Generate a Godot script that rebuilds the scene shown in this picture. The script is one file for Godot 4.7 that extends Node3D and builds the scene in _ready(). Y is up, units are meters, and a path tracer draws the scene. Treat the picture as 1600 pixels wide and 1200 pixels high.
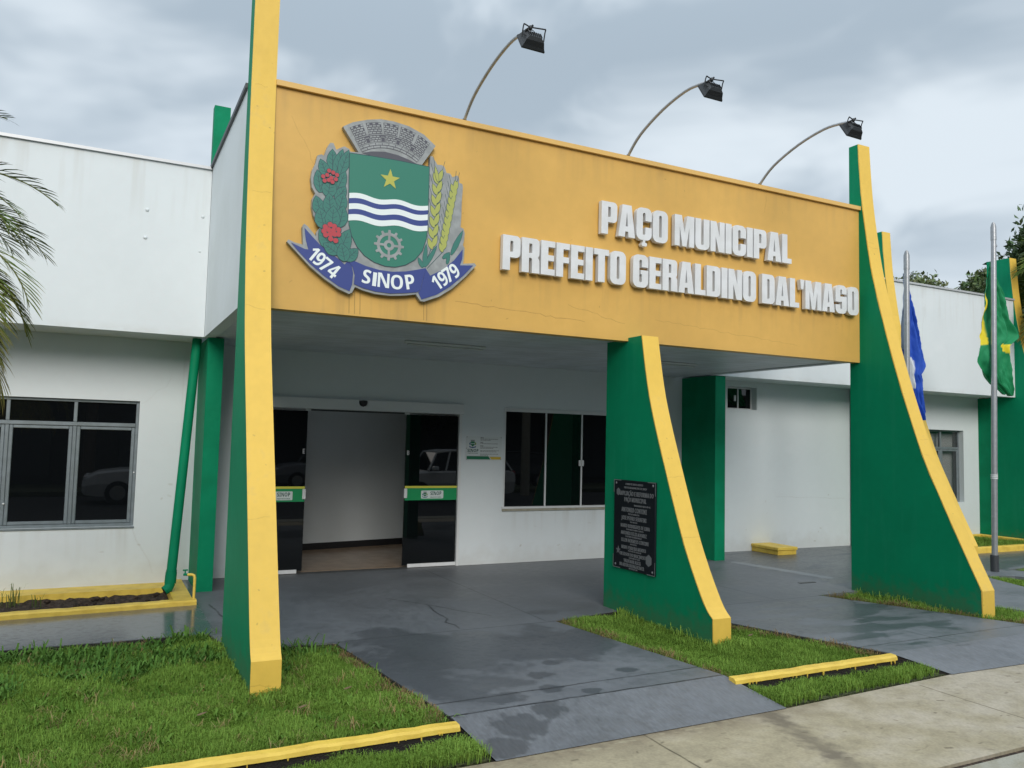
extends Node3D

# ---------------------------------------------------------------- settings of the place
const W := 7.48          # right end of the canopy fascia
const T := 0.2           # thickness of the buttress fins
const Y0 := 2.84         # underside of the fascia
const Y1 := 4.83         # top of the fascia
const ZW := -2.67        # front of the white upper fascia of both wings
const ZL := -3.5         # front of the recessed wall
const ZR := -3.44        # front of the recessed wall of the right wing

var M := {}
var offset_of := {}
var used := {}
var rng := RandomNumberGenerator.new()


func _ready() -> void:
	rng.seed = 20240
	_camera_and_light()
	_materials()
	_ground()
	_building()
	_fins()
	_windows_and_doors()
	_lobby()
	_crest()
	_lettering()
	_wall_things()
	_floodlights()
	_kerbs()
	_flags()
	_palms_and_trees()
	_grass()
	_street()


func _camera_and_light() -> void:
	var cam := Camera3D.new()
	cam.name = "camera"
	cam.transform = Transform3D(Basis(Vector3(0.890321, 0.023319, 0.454735), Vector3(-0.052874, 0.997226, 0.052382), Vector3(-0.452252, -0.070681, 0.889085)), Vector3(-1.01928, 1.75, 7.06641))
	cam.fov = 50.7034
	cam.near = 0.05
	cam.far = 900.0
	add_child(cam)
	cam.current = true
	var sun := DirectionalLight3D.new()
	sun.name = "sun"
	sun.light_energy = 0.45
	sun.light_color = Color(1.0, 0.98, 0.95)
	sun.light_angular_distance = 30.0
	sun.shadow_enabled = true
	sun.look_at_from_position(Vector3(-3.0, 5.2, 10), Vector3.ZERO, Vector3.UP)
	add_child(sun)
	var env := Environment.new()
	env.background_mode = Environment.BG_SKY
	env.tonemap_mode = Environment.TONE_MAPPER_LINEAR
	env.tonemap_exposure = 1.57
	env.sdfgi_enabled = true
	env.ssao_enabled = true
	env.ssil_enabled = true
	var sky := Sky.new()
	var pano := PanoramaSkyMaterial.new()
	pano.panorama = _sky_picture()
	pano.energy_multiplier = 1.0
	sky.sky_material = pano
	env.sky = sky
	var we := WorldEnvironment.new()
	we.name = "world_environment"
	we.environment = env
	add_child(we)


func _sky_picture() -> ImageTexture:
	var w := 1536
	var h := 768
	var n1 := FastNoiseLite.new()
	n1.seed = 11
	n1.noise_type = FastNoiseLite.TYPE_SIMPLEX_SMOOTH
	n1.frequency = 1.0
	n1.fractal_type = FastNoiseLite.FRACTAL_FBM
	n1.fractal_octaves = 6
	n1.fractal_gain = 0.58
	var n2 := FastNoiseLite.new()
	n2.seed = 5
	n2.noise_type = FastNoiseLite.TYPE_SIMPLEX_SMOOTH
	n2.frequency = 1.0
	n2.fractal_octaves = 3
	var im := Image.create(w, h, false, Image.FORMAT_RGBF)
	var low := Color(0.16, 0.165, 0.16)
	for j in h:
		var el := (0.5 - (j + 0.5) / h) * PI
		var sy := sin(el)
		var cy := cos(el)
		for i in w:
			if sy < -0.03:
				im.set_pixel(i, j, low)
				continue
			var az := (i + 0.5) / w * TAU
			var k := 1.25 / (maxf(sy, 0.0) + 0.45)
			var p := Vector3(cos(az) * cy * k, 0.0, sin(az) * cy * k)
			var wx := n2.get_noise_3d(p.x * 0.9, 3.0, p.z * 0.9) * 0.35
			var a := n1.get_noise_3d(p.x * 1.0 + wx, sy * 2.6, p.z * 1.0 - wx)
			var b := n2.get_noise_3d(p.x * 0.42, 9.0, p.z * 0.42)
			var v := smoothstep(-0.40, 0.44, a * 1.4 + b * 0.35)
			var near_horizon := exp(-maxf(sy, 0.0) * 5.0)
			v = lerpf(v, v * 0.7 + 0.22, near_horizon)
			var c := Color(0.262, 0.32, 0.378).lerp(Color(0.48, 0.535, 0.583), v)
			var lift := 1.0 + 1.2 * smoothstep(0.42, 1.0, sy)
			im.set_pixel(i, j, Color(c.r * lift, c.g * lift, c.b * lift))
	return ImageTexture.create_from_image(im)


# ---------------------------------------------------------------- naming and grouping
func numbered(parent: Node, called: String) -> String:
	var key := str(parent.get_instance_id()) + called
	var n: int = used.get(key, 0)
	used[key] = n + 1
	return called if n == 0 else "%s_%03d" % [called, n]


func thing(called: String, label: String, category: String, at := Vector3.ZERO, group := "") -> Node3D:
	var o := Node3D.new()
	o.name = numbered(self, called)
	add_child(o)
	o.position = at
	offset_of[o] = at
	tag(o, label, category, group)
	return o


func tag(o: Node3D, label: String, category: String, group := "") -> void:
	o.set_meta("label", label)
	o.set_meta("category", category)
	if group != "":
		o.set_meta("group", group)


func mesh_node(called: String, mesh: Mesh, m: Material, parent: Node3D = null) -> MeshInstance3D:
	var o := MeshInstance3D.new()
	var p: Node3D = parent if parent else self
	o.name = numbered(p, called)
	o.mesh = mesh
	o.material_override = null
	for s in mesh.get_surface_count():
		mesh.surface_set_material(s, m)
	p.add_child(o)
	if offset_of.has(p):
		o.position = -offset_of[p]
	return o


func obj(called: String, s: SurfaceTool, m: Material, parent: Node3D = null) -> MeshInstance3D:
	return mesh_node(called, s.commit(), m, parent)


func structure(called: String, s: SurfaceTool, m: Material) -> MeshInstance3D:
	var o := obj(called, s, m)
	o.set_meta("kind", "structure")
	return o


func lone(called: String, s: SurfaceTool, m: Material, label: String, category: String, group := "") -> MeshInstance3D:
	var o := obj(called, s, m)
	tag(o, label, category, group)
	return o


# ---------------------------------------------------------------- mesh helpers
func st() -> SurfaceTool:
	var s := SurfaceTool.new()
	s.begin(Mesh.PRIMITIVE_TRIANGLES)
	return s


func tri(s: SurfaceTool, a: Vector3, b: Vector3, c: Vector3, n: Vector3, ua := Vector2.ZERO, ub := Vector2.ZERO, uc := Vector2.ZERO) -> void:
	if (b - a).cross(c - a).dot(n) > 0.0:
		var t := b
		b = c
		c = t
		var u := ub
		ub = uc
		uc = u
	for q in [[a, ua], [b, ub], [c, uc]]:
		s.set_normal(n)
		s.set_uv(q[1])
		s.add_vertex(q[0])


func quad(s: SurfaceTool, a: Vector3, b: Vector3, c: Vector3, d: Vector3, n: Vector3) -> void:
	tri(s, a, b, c, n, Vector2(0, 0), Vector2(1, 0), Vector2(1, 1))
	tri(s, a, c, d, n, Vector2(0, 0), Vector2(1, 1), Vector2(0, 1))


func flat_quad(s: SurfaceTool, a: Vector3, b: Vector3, c: Vector3, d: Vector3, out: Vector3) -> void:
	var n := (b - a).cross(d - a)
	if n.length() < 1e-9:
		n = (c - b).cross(d - b)
	n = n.normalized()
	if n.dot(out) < 0.0:
		n = -n
	quad(s, a, b, c, d, n)


func box(s: SurfaceTool, lo: Vector3, hi: Vector3) -> void:
	var v := func(x, y, z): return Vector3(hi.x if x else lo.x, hi.y if y else lo.y, hi.z if z else lo.z)
	for f in [[[0, 0, 1], [1, 0, 1], [1, 1, 1], [0, 1, 1], Vector3.BACK], [[0, 0, 0], [1, 0, 0], [1, 1, 0], [0, 1, 0], Vector3.FORWARD], [[0, 0, 0], [0, 0, 1], [0, 1, 1], [0, 1, 0], Vector3.LEFT], [[1, 0, 0], [1, 0, 1], [1, 1, 1], [1, 1, 0], Vector3.RIGHT], [[0, 1, 0], [1, 1, 0], [1, 1, 1], [0, 1, 1], Vector3.UP], [[0, 0, 0], [1, 0, 0], [1, 0, 1], [0, 0, 1], Vector3.DOWN]]:
		var q := []
		var uv := []
		for k in 4:
			var p: Vector3 = v.call(f[k][0], f[k][1], f[k][2])
			q.append(p)
			var n: Vector3 = f[4]
			# UV is the place on the face in metres
			uv.append(Vector2(p.x, p.y) if n.z != 0.0 else (Vector2(p.z, p.y) if n.x != 0.0 else Vector2(p.x, -p.z)))
		tri(s, q[0], q[1], q[2], f[4], uv[0], uv[1], uv[2])
		tri(s, q[0], q[2], q[3], f[4], uv[0], uv[2], uv[3])


# a box whose edges are chamfered by c
func cbox(s: SurfaceTool, lo: Vector3, hi: Vector3, c: float) -> void:
	var mid := (lo + hi) * 0.5
	var h := (hi - lo) * 0.5
	for ax in 3:
		var u := (ax + 1) % 3
		var w := (ax + 2) % 3
		for sg in [-1.0, 1.0]:
			var n := Vector3.ZERO
			n[ax] = sg
			var q := []
			for k in [[-1, -1], [1, -1], [1, 1], [-1, 1]]:
				var p := mid
				p[ax] += sg * h[ax]
				p[u] += k[0] * (h[u] - c)
				p[w] += k[1] * (h[w] - c)
				q.append(p)
			quad(s, q[0], q[1], q[2], q[3], n)
		for su in [-1.0, 1.0]:
			for sw in [-1.0, 1.0]:
				var n2 := Vector3.ZERO
				n2[u] = su
				n2[w] = sw
				var e := []
				for k in [[-1, 0], [1, 0], [1, 1], [-1, 1]]:
					var p := mid
					p[ax] += k[0] * (h[ax] - c)
					p[u] += su * (h[u] - (c if k[1] else 0.0))
					p[w] += sw * (h[w] - (0.0 if k[1] else c))
					e.append(p)
				quad(s, e[0], e[1], e[2], e[3], n2.normalized())
	for sx in [-1.0, 1.0]:
		for sy in [-1.0, 1.0]:
			for sz in [-1.0, 1.0]:
				var d := Vector3(sx, sy, sz)
				tri(s, mid + d * Vector3(h.x, h.y - c, h.z - c), mid + d * Vector3(h.x - c, h.y, h.z - c), mid + d * Vector3(h.x - c, h.y - c, h.z), d.normalized())


# a polygon in the plane (u, v) at o, carried along u x v by depth; UV is the place in that plane
func prism(s: SurfaceTool, poly: PackedVector2Array, o: Vector3, u: Vector3, v: Vector3, depth: float, bevel := 0.0) -> void:
	var n := u.cross(v).normalized()
	var ids := Geometry2D.triangulate_polygon(poly)
	for face in [0.0, 1.0]:
		for k in range(0, ids.size(), 3):
			var q := []
			for j in 3:
				q.append(poly[ids[k + j]])
			var f: Vector3 = n * (depth * face)
			tri(s, o + u * q[0].x + v * q[0].y + f, o + u * q[1].x + v * q[1].y + f, o + u * q[2].x + v * q[2].y + f, n if face else -n, q[0], q[1], q[2])
	var turn := -1.0 if Geometry2D.is_polygon_clockwise(poly) else 1.0
	for k in poly.size():
		var a := poly[k]
		var b := poly[(k + 1) % poly.size()]
		var e := (b - a) * turn
		if e.length() < 1e-6:
			continue
		var out := (u * e.y - v * e.x).normalized()
		var pa := o + u * a.x + v * a.y
		var pb := o + u * b.x + v * b.y
		tri(s, pa, pb, pb + n * depth, out, a, b, b)
		tri(s, pa, pb + n * depth, pa + n * depth, out, a, b, a)


func poly(flat: Array) -> PackedVector2Array:
	var p := PackedVector2Array()
	for k in range(0, flat.size(), 2):
		p.append(Vector2(flat[k], flat[k + 1]))
	return p


func rect(x0: float, y0: float, x1: float, y1: float) -> PackedVector2Array:
	return PackedVector2Array([Vector2(x0, y0), Vector2(x1, y0), Vector2(x1, y1), Vector2(x0, y1)])


func round_rect(x0: float, y0: float, x1: float, y1: float, r: float, corners := 15, n := 5) -> PackedVector2Array:
	var p := PackedVector2Array()
	var c := [Vector2(x1 - r, y0 + r), Vector2(x1 - r, y1 - r), Vector2(x0 + r, y1 - r), Vector2(x0 + r, y0 + r)]
	var sharp := [Vector2(x1, y0), Vector2(x1, y1), Vector2(x0, y1), Vector2(x0, y0)]
	for k in 4:
		if corners & (1 << k):
			for j in n + 1:
				var a := -PI / 2 + PI / 2 * (k + float(j) / n)
				p.append(c[k] + Vector2(cos(a), sin(a)) * r)
		else:
			p.append(sharp[k])
	return p


func disc(c: Vector2, r: float, n := 16) -> PackedVector2Array:
	var p := PackedVector2Array()
	for k in n:
		p.append(c + Vector2.from_angle(TAU * k / n) * r)
	return p


# a tube along points; r is one radius or one per point
func tube(s: SurfaceTool, pts: Array, r, seg := 8, caps := true) -> void:
	var rings := []
	var side := Vector3.ZERO
	for k in pts.size():
		var d: Vector3 = (pts[mini(k + 1, pts.size() - 1)] - pts[maxi(k - 1, 0)]).normalized()
		if side == Vector3.ZERO:
			side = d.cross(Vector3.UP if absf(d.y) < 0.9 else Vector3.RIGHT).normalized()
		side = (side - d * side.dot(d)).normalized()
		var up := side.cross(d)
		var rad: float = r[k] if r is Array else r
		var ring := []
		for j in seg:
			var a := TAU * j / seg
			var nn := side * cos(a) + up * sin(a)
			ring.append([pts[k] + nn * rad, nn])
		rings.append(ring)
	for k in rings.size() - 1:
		for j in seg:
			var a = rings[k][j]
			var b = rings[k][(j + 1) % seg]
			var c = rings[k + 1][(j + 1) % seg]
			var d2 = rings[k + 1][j]
			for q in [[a, b, c], [a, c, d2]]:
				var cr: Vector3 = (q[1][0] - q[0][0]).cross(q[2][0] - q[0][0])
				var o := [0, 2, 1] if cr.dot(q[0][1]) > 0.0 else [0, 1, 2]
				for i in o:
					s.set_normal(q[i][1])
					s.set_uv(Vector2(0, 0))
					s.add_vertex(q[i][0])
	if caps:
		for e in [0, rings.size() - 1]:
			var d3: Vector3 = (pts[1] - pts[0]).normalized() * -1.0 if e == 0 else (pts[e] - pts[e - 1]).normalized()
			for j in seg:
				tri(s, pts[e], rings[e][j][0], rings[e][(j + 1) % seg][0], d3)


func ball(s: SurfaceTool, c: Vector3, r: Vector3, seg := 12, from := -1.0, to := 1.0) -> void:
	var rows := 6
	for j in rows:
		for i in seg:
			var q := []
			for k in [[i, j], [i + 1, j], [i + 1, j + 1], [i, j + 1]]:
				var el: float = asin(clampf(lerpf(from, to, float(k[1]) / rows), -1, 1))
				var az: float = TAU * k[0] / seg
				q.append(Vector3(cos(az) * cos(el), sin(el), sin(az) * cos(el)))
			for t in [[0, 1, 2], [0, 2, 3]]:
				var mid: Vector3 = q[t[0]] + q[t[1]] + q[t[2]]
				var cr: Vector3 = (q[t[1]] - q[t[0]]).cross(q[t[2]] - q[t[0]])
				var o: Array = [t[0], t[2], t[1]] if cr.dot(mid) > 0.0 else t
				for v in o:
					s.set_normal((q[v] / r).normalized())
					s.set_uv(Vector2.ZERO)
					s.add_vertex(c + q[v] * r)


# ---------------------------------------------------------------- materials
func lin(r: float, g: float, b: float) -> Color:
	return Color(r, g, b).linear_to_srgb()


func noise_tex(size: int, freq: float, lo: Color, hi: Color, sd: int, oct := 5, a := 0.25, b := 0.75) -> NoiseTexture2D:
	var n := FastNoiseLite.new()
	n.seed = sd
	n.noise_type = FastNoiseLite.TYPE_SIMPLEX_SMOOTH
	n.frequency = freq
	n.fractal_octaves = oct
	var g := Gradient.new()
	g.offsets = PackedFloat32Array([a, b])
	g.colors = PackedColorArray([lo, hi])
	var t := NoiseTexture2D.new()
	t.width = size
	t.height = size
	t.seamless = true
	t.noise = n
	t.color_ramp = g
	return t


func bump_tex(size: int, freq: float, strength: float, sd: int) -> NoiseTexture2D:
	var n := FastNoiseLite.new()
	n.seed = sd
	n.noise_type = FastNoiseLite.TYPE_SIMPLEX_SMOOTH
	n.frequency = freq
	n.fractal_octaves = 4
	var t := NoiseTexture2D.new()
	t.width = size
	t.height = size
	t.seamless = true
	t.noise = n
	t.as_normal_map = true
	t.bump_strength = strength
	return t


func plain(c: Color, rough := 0.6, metal := 0.0) -> StandardMaterial3D:
	var m := StandardMaterial3D.new()
	m.albedo_color = c
	m.roughness = rough
	m.metallic = metal
	return m


func textured(c: Color, rough: float, tex: Texture2D, scale: float, bump: Texture2D = null, amount := 0.4) -> StandardMaterial3D:
	var m := plain(c, rough)
	m.albedo_texture = tex
	m.uv1_triplanar = true
	m.uv1_world_triplanar = true
	m.uv1_scale = Vector3.ONE * scale
	if bump:
		m.normal_enabled = true
		m.normal_texture = bump
		m.normal_scale = amount
	return m


func _materials() -> void:
	var tone := noise_tex(512, 0.006, Color(0.93, 0.93, 0.92), Color.WHITE, 3, 6)
	var faint := noise_tex(512, 0.006, Color(0.968, 0.968, 0.962), Color.WHITE, 4, 6)
	var grime := noise_tex(512, 0.008, Color(0.93, 0.915, 0.88), Color.WHITE, 8, 6, 0.15, 0.6)
	var plaster := bump_tex(512, 0.03, 2.5, 21)
	var fine := bump_tex(256, 0.12, 4.0, 22)
	M.white = textured(lin(0.68, 0.725, 0.74), 0.62, faint, 0.21, plaster, 0.1)
	M.yellow = textured(lin(0.83, 0.57, 0.125), 0.55, grime, 0.45, plaster, 0.25)
	M.kerb_yellow = textured(lin(0.82, 0.57, 0.09), 0.5, grime, 1.1, plaster, 0.6)
	M.green = textured(lin(0.002, 0.225, 0.105), 0.6, tone, 0.5, plaster, 0.25)
	M.green.metallic_specular = 0.25
	M.ochre_side = textured(lin(0.74, 0.405, 0.083), 0.55, tone, 0.4, plaster, 0.3)
	M.soffit = textured(lin(0.66, 0.70, 0.75), 0.4, tone, 0.5)
	M.flashing = plain(lin(0.55, 0.56, 0.57), 0.45, 0.3)
	M.dark_flashing = plain(lin(0.06, 0.065, 0.07), 0.5, 0.3)
	M.cap_yellow = plain(lin(0.74, 0.46, 0.14), 0.5)
	M.alu = textured(lin(0.215, 0.25, 0.27), 0.42, tone, 2.0)
	M.alu.metallic = 0.25
	M.white_metal = plain(lin(0.68, 0.69, 0.69), 0.35)
	M.glass = plain(lin(0.004, 0.005, 0.006), 0.015)
	M.glass.metallic_specular = 0.5
	M.clear_glass = plain(Color(0.12, 0.14, 0.14, 0.25), 0.02)
	M.clear_glass.transparency = BaseMaterial3D.TRANSPARENCY_ALPHA
	M.black = plain(lin(0.012, 0.012, 0.013), 0.4)
	M.black_metal = plain(lin(0.018, 0.02, 0.022), 0.45)
	M.galv = textured(lin(0.42, 0.43, 0.45), 0.38, tone, 3.0)
	M.galv.metallic = 0.55
	M.letter = textured(lin(0.74, 0.75, 0.76), 0.4, faint, 1.5)
	M.floor_tile = textured(lin(0.34, 0.24, 0.16), 0.25, tone, 1.0)
	M.skirting = plain(lin(0.02, 0.02, 0.022), 0.4)
	M.soil = textured(lin(0.085, 0.055, 0.036), 0.95, noise_tex(512, 0.03, Color(0.45, 0.42, 0.4), Color(1, 1, 1), 31), 1.1, fine, 1.0)
	M.earth_lawn = textured(lin(0.085, 0.095, 0.035), 0.95, noise_tex(512, 0.03, Color(0.45, 0.5, 0.4), Color(1, 1, 1), 32), 1.1, fine, 1.0)
	M.slab_edge = textured(lin(0.03, 0.026, 0.023), 0.9, tone, 2.0, fine, 0.8)
	M.asphalt = textured(lin(0.055, 0.056, 0.058), 0.85, noise_tex(512, 0.05, Color(0.7, 0.7, 0.7), Color.WHITE, 33), 0.7, fine, 0.6)
	M.ground = textured(lin(0.09, 0.1, 0.05), 0.95, noise_tex(512, 0.02, Color(0.6, 0.65, 0.55), Color.WHITE, 34), 0.2)
	M.gutter = textured(lin(0.36, 0.345, 0.28), 0.8, grime, 1.2, fine, 0.5)
	M.bark = textured(lin(0.12, 0.09, 0.065), 0.9, tone, 3.0, plaster, 1.0)
	M.trunk = textured(lin(0.16, 0.13, 0.1), 0.9, grime, 3.0, plaster, 1.0)


func vertex_mat(rough := 0.6, back := 0.0) -> StandardMaterial3D:
	var m := plain(Color.WHITE, rough)
	m.vertex_color_use_as_albedo = true
	m.cull_mode = BaseMaterial3D.CULL_DISABLED
	if back > 0.0:
		m.backlight_enabled = true
		m.backlight = Color(back, back, back * 0.6)
	return m


# ---------------------------------------------------------------- ground, paving and pavement
const LAWN_LEFT := [-7.0, -0.64, -0.06, -0.61, 0.03, -0.1, 0.25, 0.05, 0.886, 0.126, 1.06, 2.24, -7.0, 2.26]
const LAWN_MID := [3.08, 0.04, 3.9, -0.126, 4.38, -0.13, 5.17, 2.16, 3.36, 2.16]
const LAWN_RIGHT := [6.76, -0.03, 7.76, -0.05, 8.55, 2.2, 8.75, 2.68, 7.95, 2.68, 7.69, 2.2]
const LAWN_FAR := [10.3, -0.3, 10.75, -0.1, 11.8, 2.2, 11.9, 2.68, 10.2, 2.68, 9.95, 2.2, 9.95, 0.5]
const LAWN_END := [11.3, -0.55, 12.8, -0.6, 14.4, 2.2, 14.6, 2.68, 12.3, 2.68, 12.2, 2.2, 11.6, 0.1]
const STRIP_LEFT := [-7.0, 2.4, 1.07, 2.4, 1.13, 2.69, -7.0, 2.74]
const STRIP_MID := [3.37, 2.32, 5.2, 2.32, 5.4, 2.565, 3.44, 2.66]


func ground_poly(flat: Array) -> PackedVector2Array:
	var p := PackedVector2Array()
	for k in range(0, flat.size(), 2):
		p.append(Vector2(flat[k], -flat[k + 1]))
	return p


func sheet(s: SurfaceTool, flat: Array, y: float, thick: float) -> void:
	prism(s, ground_poly(flat), Vector3(0, y - thick, 0), Vector3.RIGHT, Vector3.FORWARD, thick)


func fbm(sd: int, freq: float, oct := 5) -> FastNoiseLite:
	var n := FastNoiseLite.new()
	n.seed = sd
	n.noise_type = FastNoiseLite.TYPE_SIMPLEX_SMOOTH
	n.frequency = freq
	n.fractal_octaves = oct
	return n


func seg_dist(p: Vector2, a: Vector2, b: Vector2) -> float:
	return p.distance_to(Geometry2D.get_closest_point_to_segment(p, a, b))


func stroke(im: Image, a: Vector2, b: Vector2, wide: float, c: Color, strength: float) -> void:
	var lo := Vector2(minf(a.x, b.x) - wide - 2, minf(a.y, b.y) - wide - 2)
	var hi := Vector2(maxf(a.x, b.x) + wide + 2, maxf(a.y, b.y) + wide + 2)
	for y in range(maxi(0, int(lo.y)), mini(im.get_height(), int(hi.y) + 1)):
		for x in range(maxi(0, int(lo.x)), mini(im.get_width(), int(hi.x) + 1)):
			var d := seg_dist(Vector2(x + 0.5, y + 0.5), a, b)
			var t := clampf(wide + 0.5 - d, 0.0, 1.0) * strength
			if t > 0.0:
				im.set_pixel(x, y, im.get_pixel(x, y).lerp(c, t))


func crack(im: Image, a: Vector2, b: Vector2, wide: float, c: Color, strength: float, wander: float) -> void:
	var n := maxi(4, int(a.distance_to(b) / 14.0))
	var last := a
	var side := (b - a).orthogonal().normalized()
	for k in n:
		var q := a.lerp(b, float(k + 1) / n) + side * rng.randf_range(-wander, wander)
		stroke(im, last, q, wide, c, strength * rng.randf_range(0.5, 1.0))
		last = q


func blob(p: Vector2, c: Vector2, r: Vector2) -> float:
	return 1.0 - ((p - c) / r).length()


func paving_material() -> StandardMaterial3D:
	var lo := Vector2(-4.0, -3.1)   # x, -z
	var hi := Vector2(12.0, 3.7)
	var w := 1760
	var h := 748
	var n1 := fbm(41, 1.1)
	var n2 := fbm(42, 7.0, 4)
	var n3 := fbm(43, 0.45, 3)
	var n4 := fbm(44, 26.0, 3)
	var dry := Color(0.148, 0.158, 0.172)
	var wet := Color(0.072, 0.079, 0.088)
	var bytes := PackedByteArray()
	bytes.resize(w * h * 3)
	var rough := PackedByteArray()
	rough.resize(w * h)
	var puddles := [[1.55, 2.0, 0.16], [1.95, 1.95, 0.12], [1.75, 2.28, 0.14], [1.45, 2.42, 0.2], [1.3, 1.72, 0.13], [2.2, 2.1, 0.08], [2.05, 1.62, 0.13], [2.75, 1.75, 0.09], [1.25, 2.62, 0.16], [1.62, 1.62, 0.1], [1.68, -0.35, 0.12], [2.3, 1.35, 0.1]]
	for j in h:
		for i in w:
			var x := lo.x + (i + 0.5) / w * (hi.x - lo.x)
			var z := -(lo.y + (j + 0.5) / h * (hi.y - lo.y))
			var a := n1.get_noise_2d(x, z)
			var b := n2.get_noise_2d(x, z)
			var c := n3.get_noise_2d(x, z)
			var f := n4.get_noise_2d(x, z)
			var p := Vector2(x, z)
			var m := -1.0
			# the broad damp patch on the front ramp, with a tail to the right
			m = maxf(m, blob(p, Vector2(1.5, 0.85), Vector2(0.75, 1.0)))
			m = maxf(m, blob(p, Vector2(2.35, 0.75), Vector2(1.0, 0.55)))
			m = maxf(m, blob(p, Vector2(1.25, 1.55), Vector2(0.3, 0.7)))
			var edge := m * 0.9 + a * 0.75 + b * 0.22
			if x > -0.2 and x < 3.4 and z > 1.1:
				for q in puddles:
					edge = maxf(edge, blob(p, Vector2(q[0], q[1]), Vector2(q[2], q[2] * 0.8)) * 1.1 + b * 0.55 + a * 0.25 - 0.02)
			# streaks on the second ramp
			var streak := n1.get_noise_2d(x * 0.75 + 9.0, z * 2.6) * 1.3 + b * 0.15
			edge = maxf(edge, minf(blob(p, Vector2(6.0, 0.95), Vector2(1.5, 0.9)) * 1.1, 0.4) + streak - 0.25)
			# the wet strip in front of the planting bed and the damp corner beyond the column
			edge = maxf(edge, minf(0.5, minf((-0.1 - x) * 1.6 + 0.3, (-0.75 - z) * 2.0 + 0.35)) + a * 0.35 + b * 0.1)
			edge = maxf(edge, minf(0.35, minf((x - 7.7) * 1.5, (-0.6 - z) * 1.5)) + streak * 0.55)
			edge = maxf(edge, blob(p, Vector2(3.0, -0.4), Vector2(1.2, 0.18)) * 0.6 + a * 0.9 - 0.35)
			var t := smoothstep(-0.1, 0.26, edge)
			var k := 1.0 + a * 0.16 + b * 0.15 + c * 0.22 + f * 0.13
			var col := dry * k
			col = col.lerp(wet * (1.0 + a * 0.2), t * 0.8)
			col = col.lerp(Color(0.135, 0.137, 0.14), clampf(c * 1.2 - 0.25 + b * 0.4, 0.0, 0.3))
			# brushed grain of the ramps, grit and grime along the foot of the walls
			if z > 2.15:
				col = col * (1.0 + n2.get_noise_2d(x * 7.0, z * 1.2) * 0.22)
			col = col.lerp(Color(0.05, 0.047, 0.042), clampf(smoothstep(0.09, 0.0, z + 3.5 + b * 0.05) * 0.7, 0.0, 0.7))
			# the paler repair strip from the column and the brushed grain
			var strip := seg_dist(p, Vector2(7.72, -2.45), Vector2(7.95, -0.95))
			if strip < 0.085 + b * 0.02:
				col = Color(0.26, 0.272, 0.288) * (1.0 + b * 0.15)
				t *= 0.2
			col = col.linear_to_srgb()
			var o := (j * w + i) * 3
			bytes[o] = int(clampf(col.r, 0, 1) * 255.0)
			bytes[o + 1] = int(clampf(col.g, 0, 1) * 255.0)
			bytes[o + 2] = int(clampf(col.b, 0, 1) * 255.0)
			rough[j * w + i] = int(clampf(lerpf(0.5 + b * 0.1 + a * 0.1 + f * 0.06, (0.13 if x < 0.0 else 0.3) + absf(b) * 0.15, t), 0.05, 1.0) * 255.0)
	var im := Image.create_from_data(w, h, false, Image.FORMAT_RGB8, bytes)
	var at := func(x: float, z: float) -> Vector2: return Vector2((x - lo.x) / (hi.x - lo.x) * w, (-z - lo.y) / (hi.y - lo.y) * h)
	var dark := Color(0.09, 0.095, 0.105)
	crack(im, at.call(1.05, 1.95), at.call(3.35, 1.9), 0.7, dark, 0.8, 0.7)
	crack(im, at.call(1.06, 2.2), at.call(3.36, 2.15), 0.9, dark, 0.9, 0.8)
	crack(im, at.call(5.1, 1.95), at.call(7.6, 1.95), 0.7, dark, 0.7, 0.7)
	stroke(im, at.call(-4, -2.6), at.call(0.2, -2.6), 0.7, dark, 0.6)
	crack(im, at.call(1.9, -1.6), at.call(2.6, -0.4), 0.7, dark, 0.7, 2.0)
	crack(im, at.call(2.2, -1.1), at.call(2.05, 0.0), 0.8, dark, 0.7, 4.0)
	crack(im, at.call(0.1, -1.9), at.call(0.2, -0.5), 0.8, dark, 0.8, 1.0)
	crack(im, at.call(2.95, -0.6), at.call(3.5, -0.2), 0.8, Color(0.47, 0.49, 0.51), 0.5, 3.0)
	stroke(im, at.call(0.2, 0.1), at.call(7.4, 0.0), 0.6, dark, 0.5)
	stroke(im, at.call(3.0, -3.5), at.call(3.0, 0.0), 0.6, dark, 0.45)
	stroke(im, at.call(6.0, -3.5), at.call(6.1, 2.2), 0.6, dark, 0.4)
	for k in 420:
		var g := Vector2(rng.randf_range(0.3, 9.5), rng.randf_range(-3.4, 2.65))
		stroke(im, at.call(g.x, g.y), at.call(g.x, g.y), rng.randf_range(0.0, 0.5), Color(0.2, 0.2, 0.2) if k % 3 else Color(0.56, 0.56, 0.55), rng.randf_range(0.2, 0.6))
	for k in 26:
		var q := Vector2(rng.randf_range(0.3, 7.5), rng.randf_range(-3.2, 2.0))
		stroke(im, at.call(q.x, q.y), at.call(q.x + rng.randf_range(-0.12, 0.12), q.y + rng.randf_range(-0.02, 0.02)), rng.randf_range(0.4, 1.3), Color(0.5, 0.52, 0.54), rng.randf_range(0.1, 0.45))
	var m := plain(Color.WHITE, 1.0)
	m.albedo_texture = ImageTexture.create_from_image(im)
	m.roughness_texture = ImageTexture.create_from_image(Image.create_from_data(w, h, false, Image.FORMAT_L8, rough))
	m.roughness_texture_channel = BaseMaterial3D.TEXTURE_CHANNEL_RED
	m.uv1_scale = Vector3(1.0 / (hi.x - lo.x), 1.0 / (hi.y - lo.y), 1)
	m.uv1_offset = Vector3(-lo.x / (hi.x - lo.x), -lo.y / (hi.y - lo.y), 0)
	m.texture_repeat = false
	return m


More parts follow.
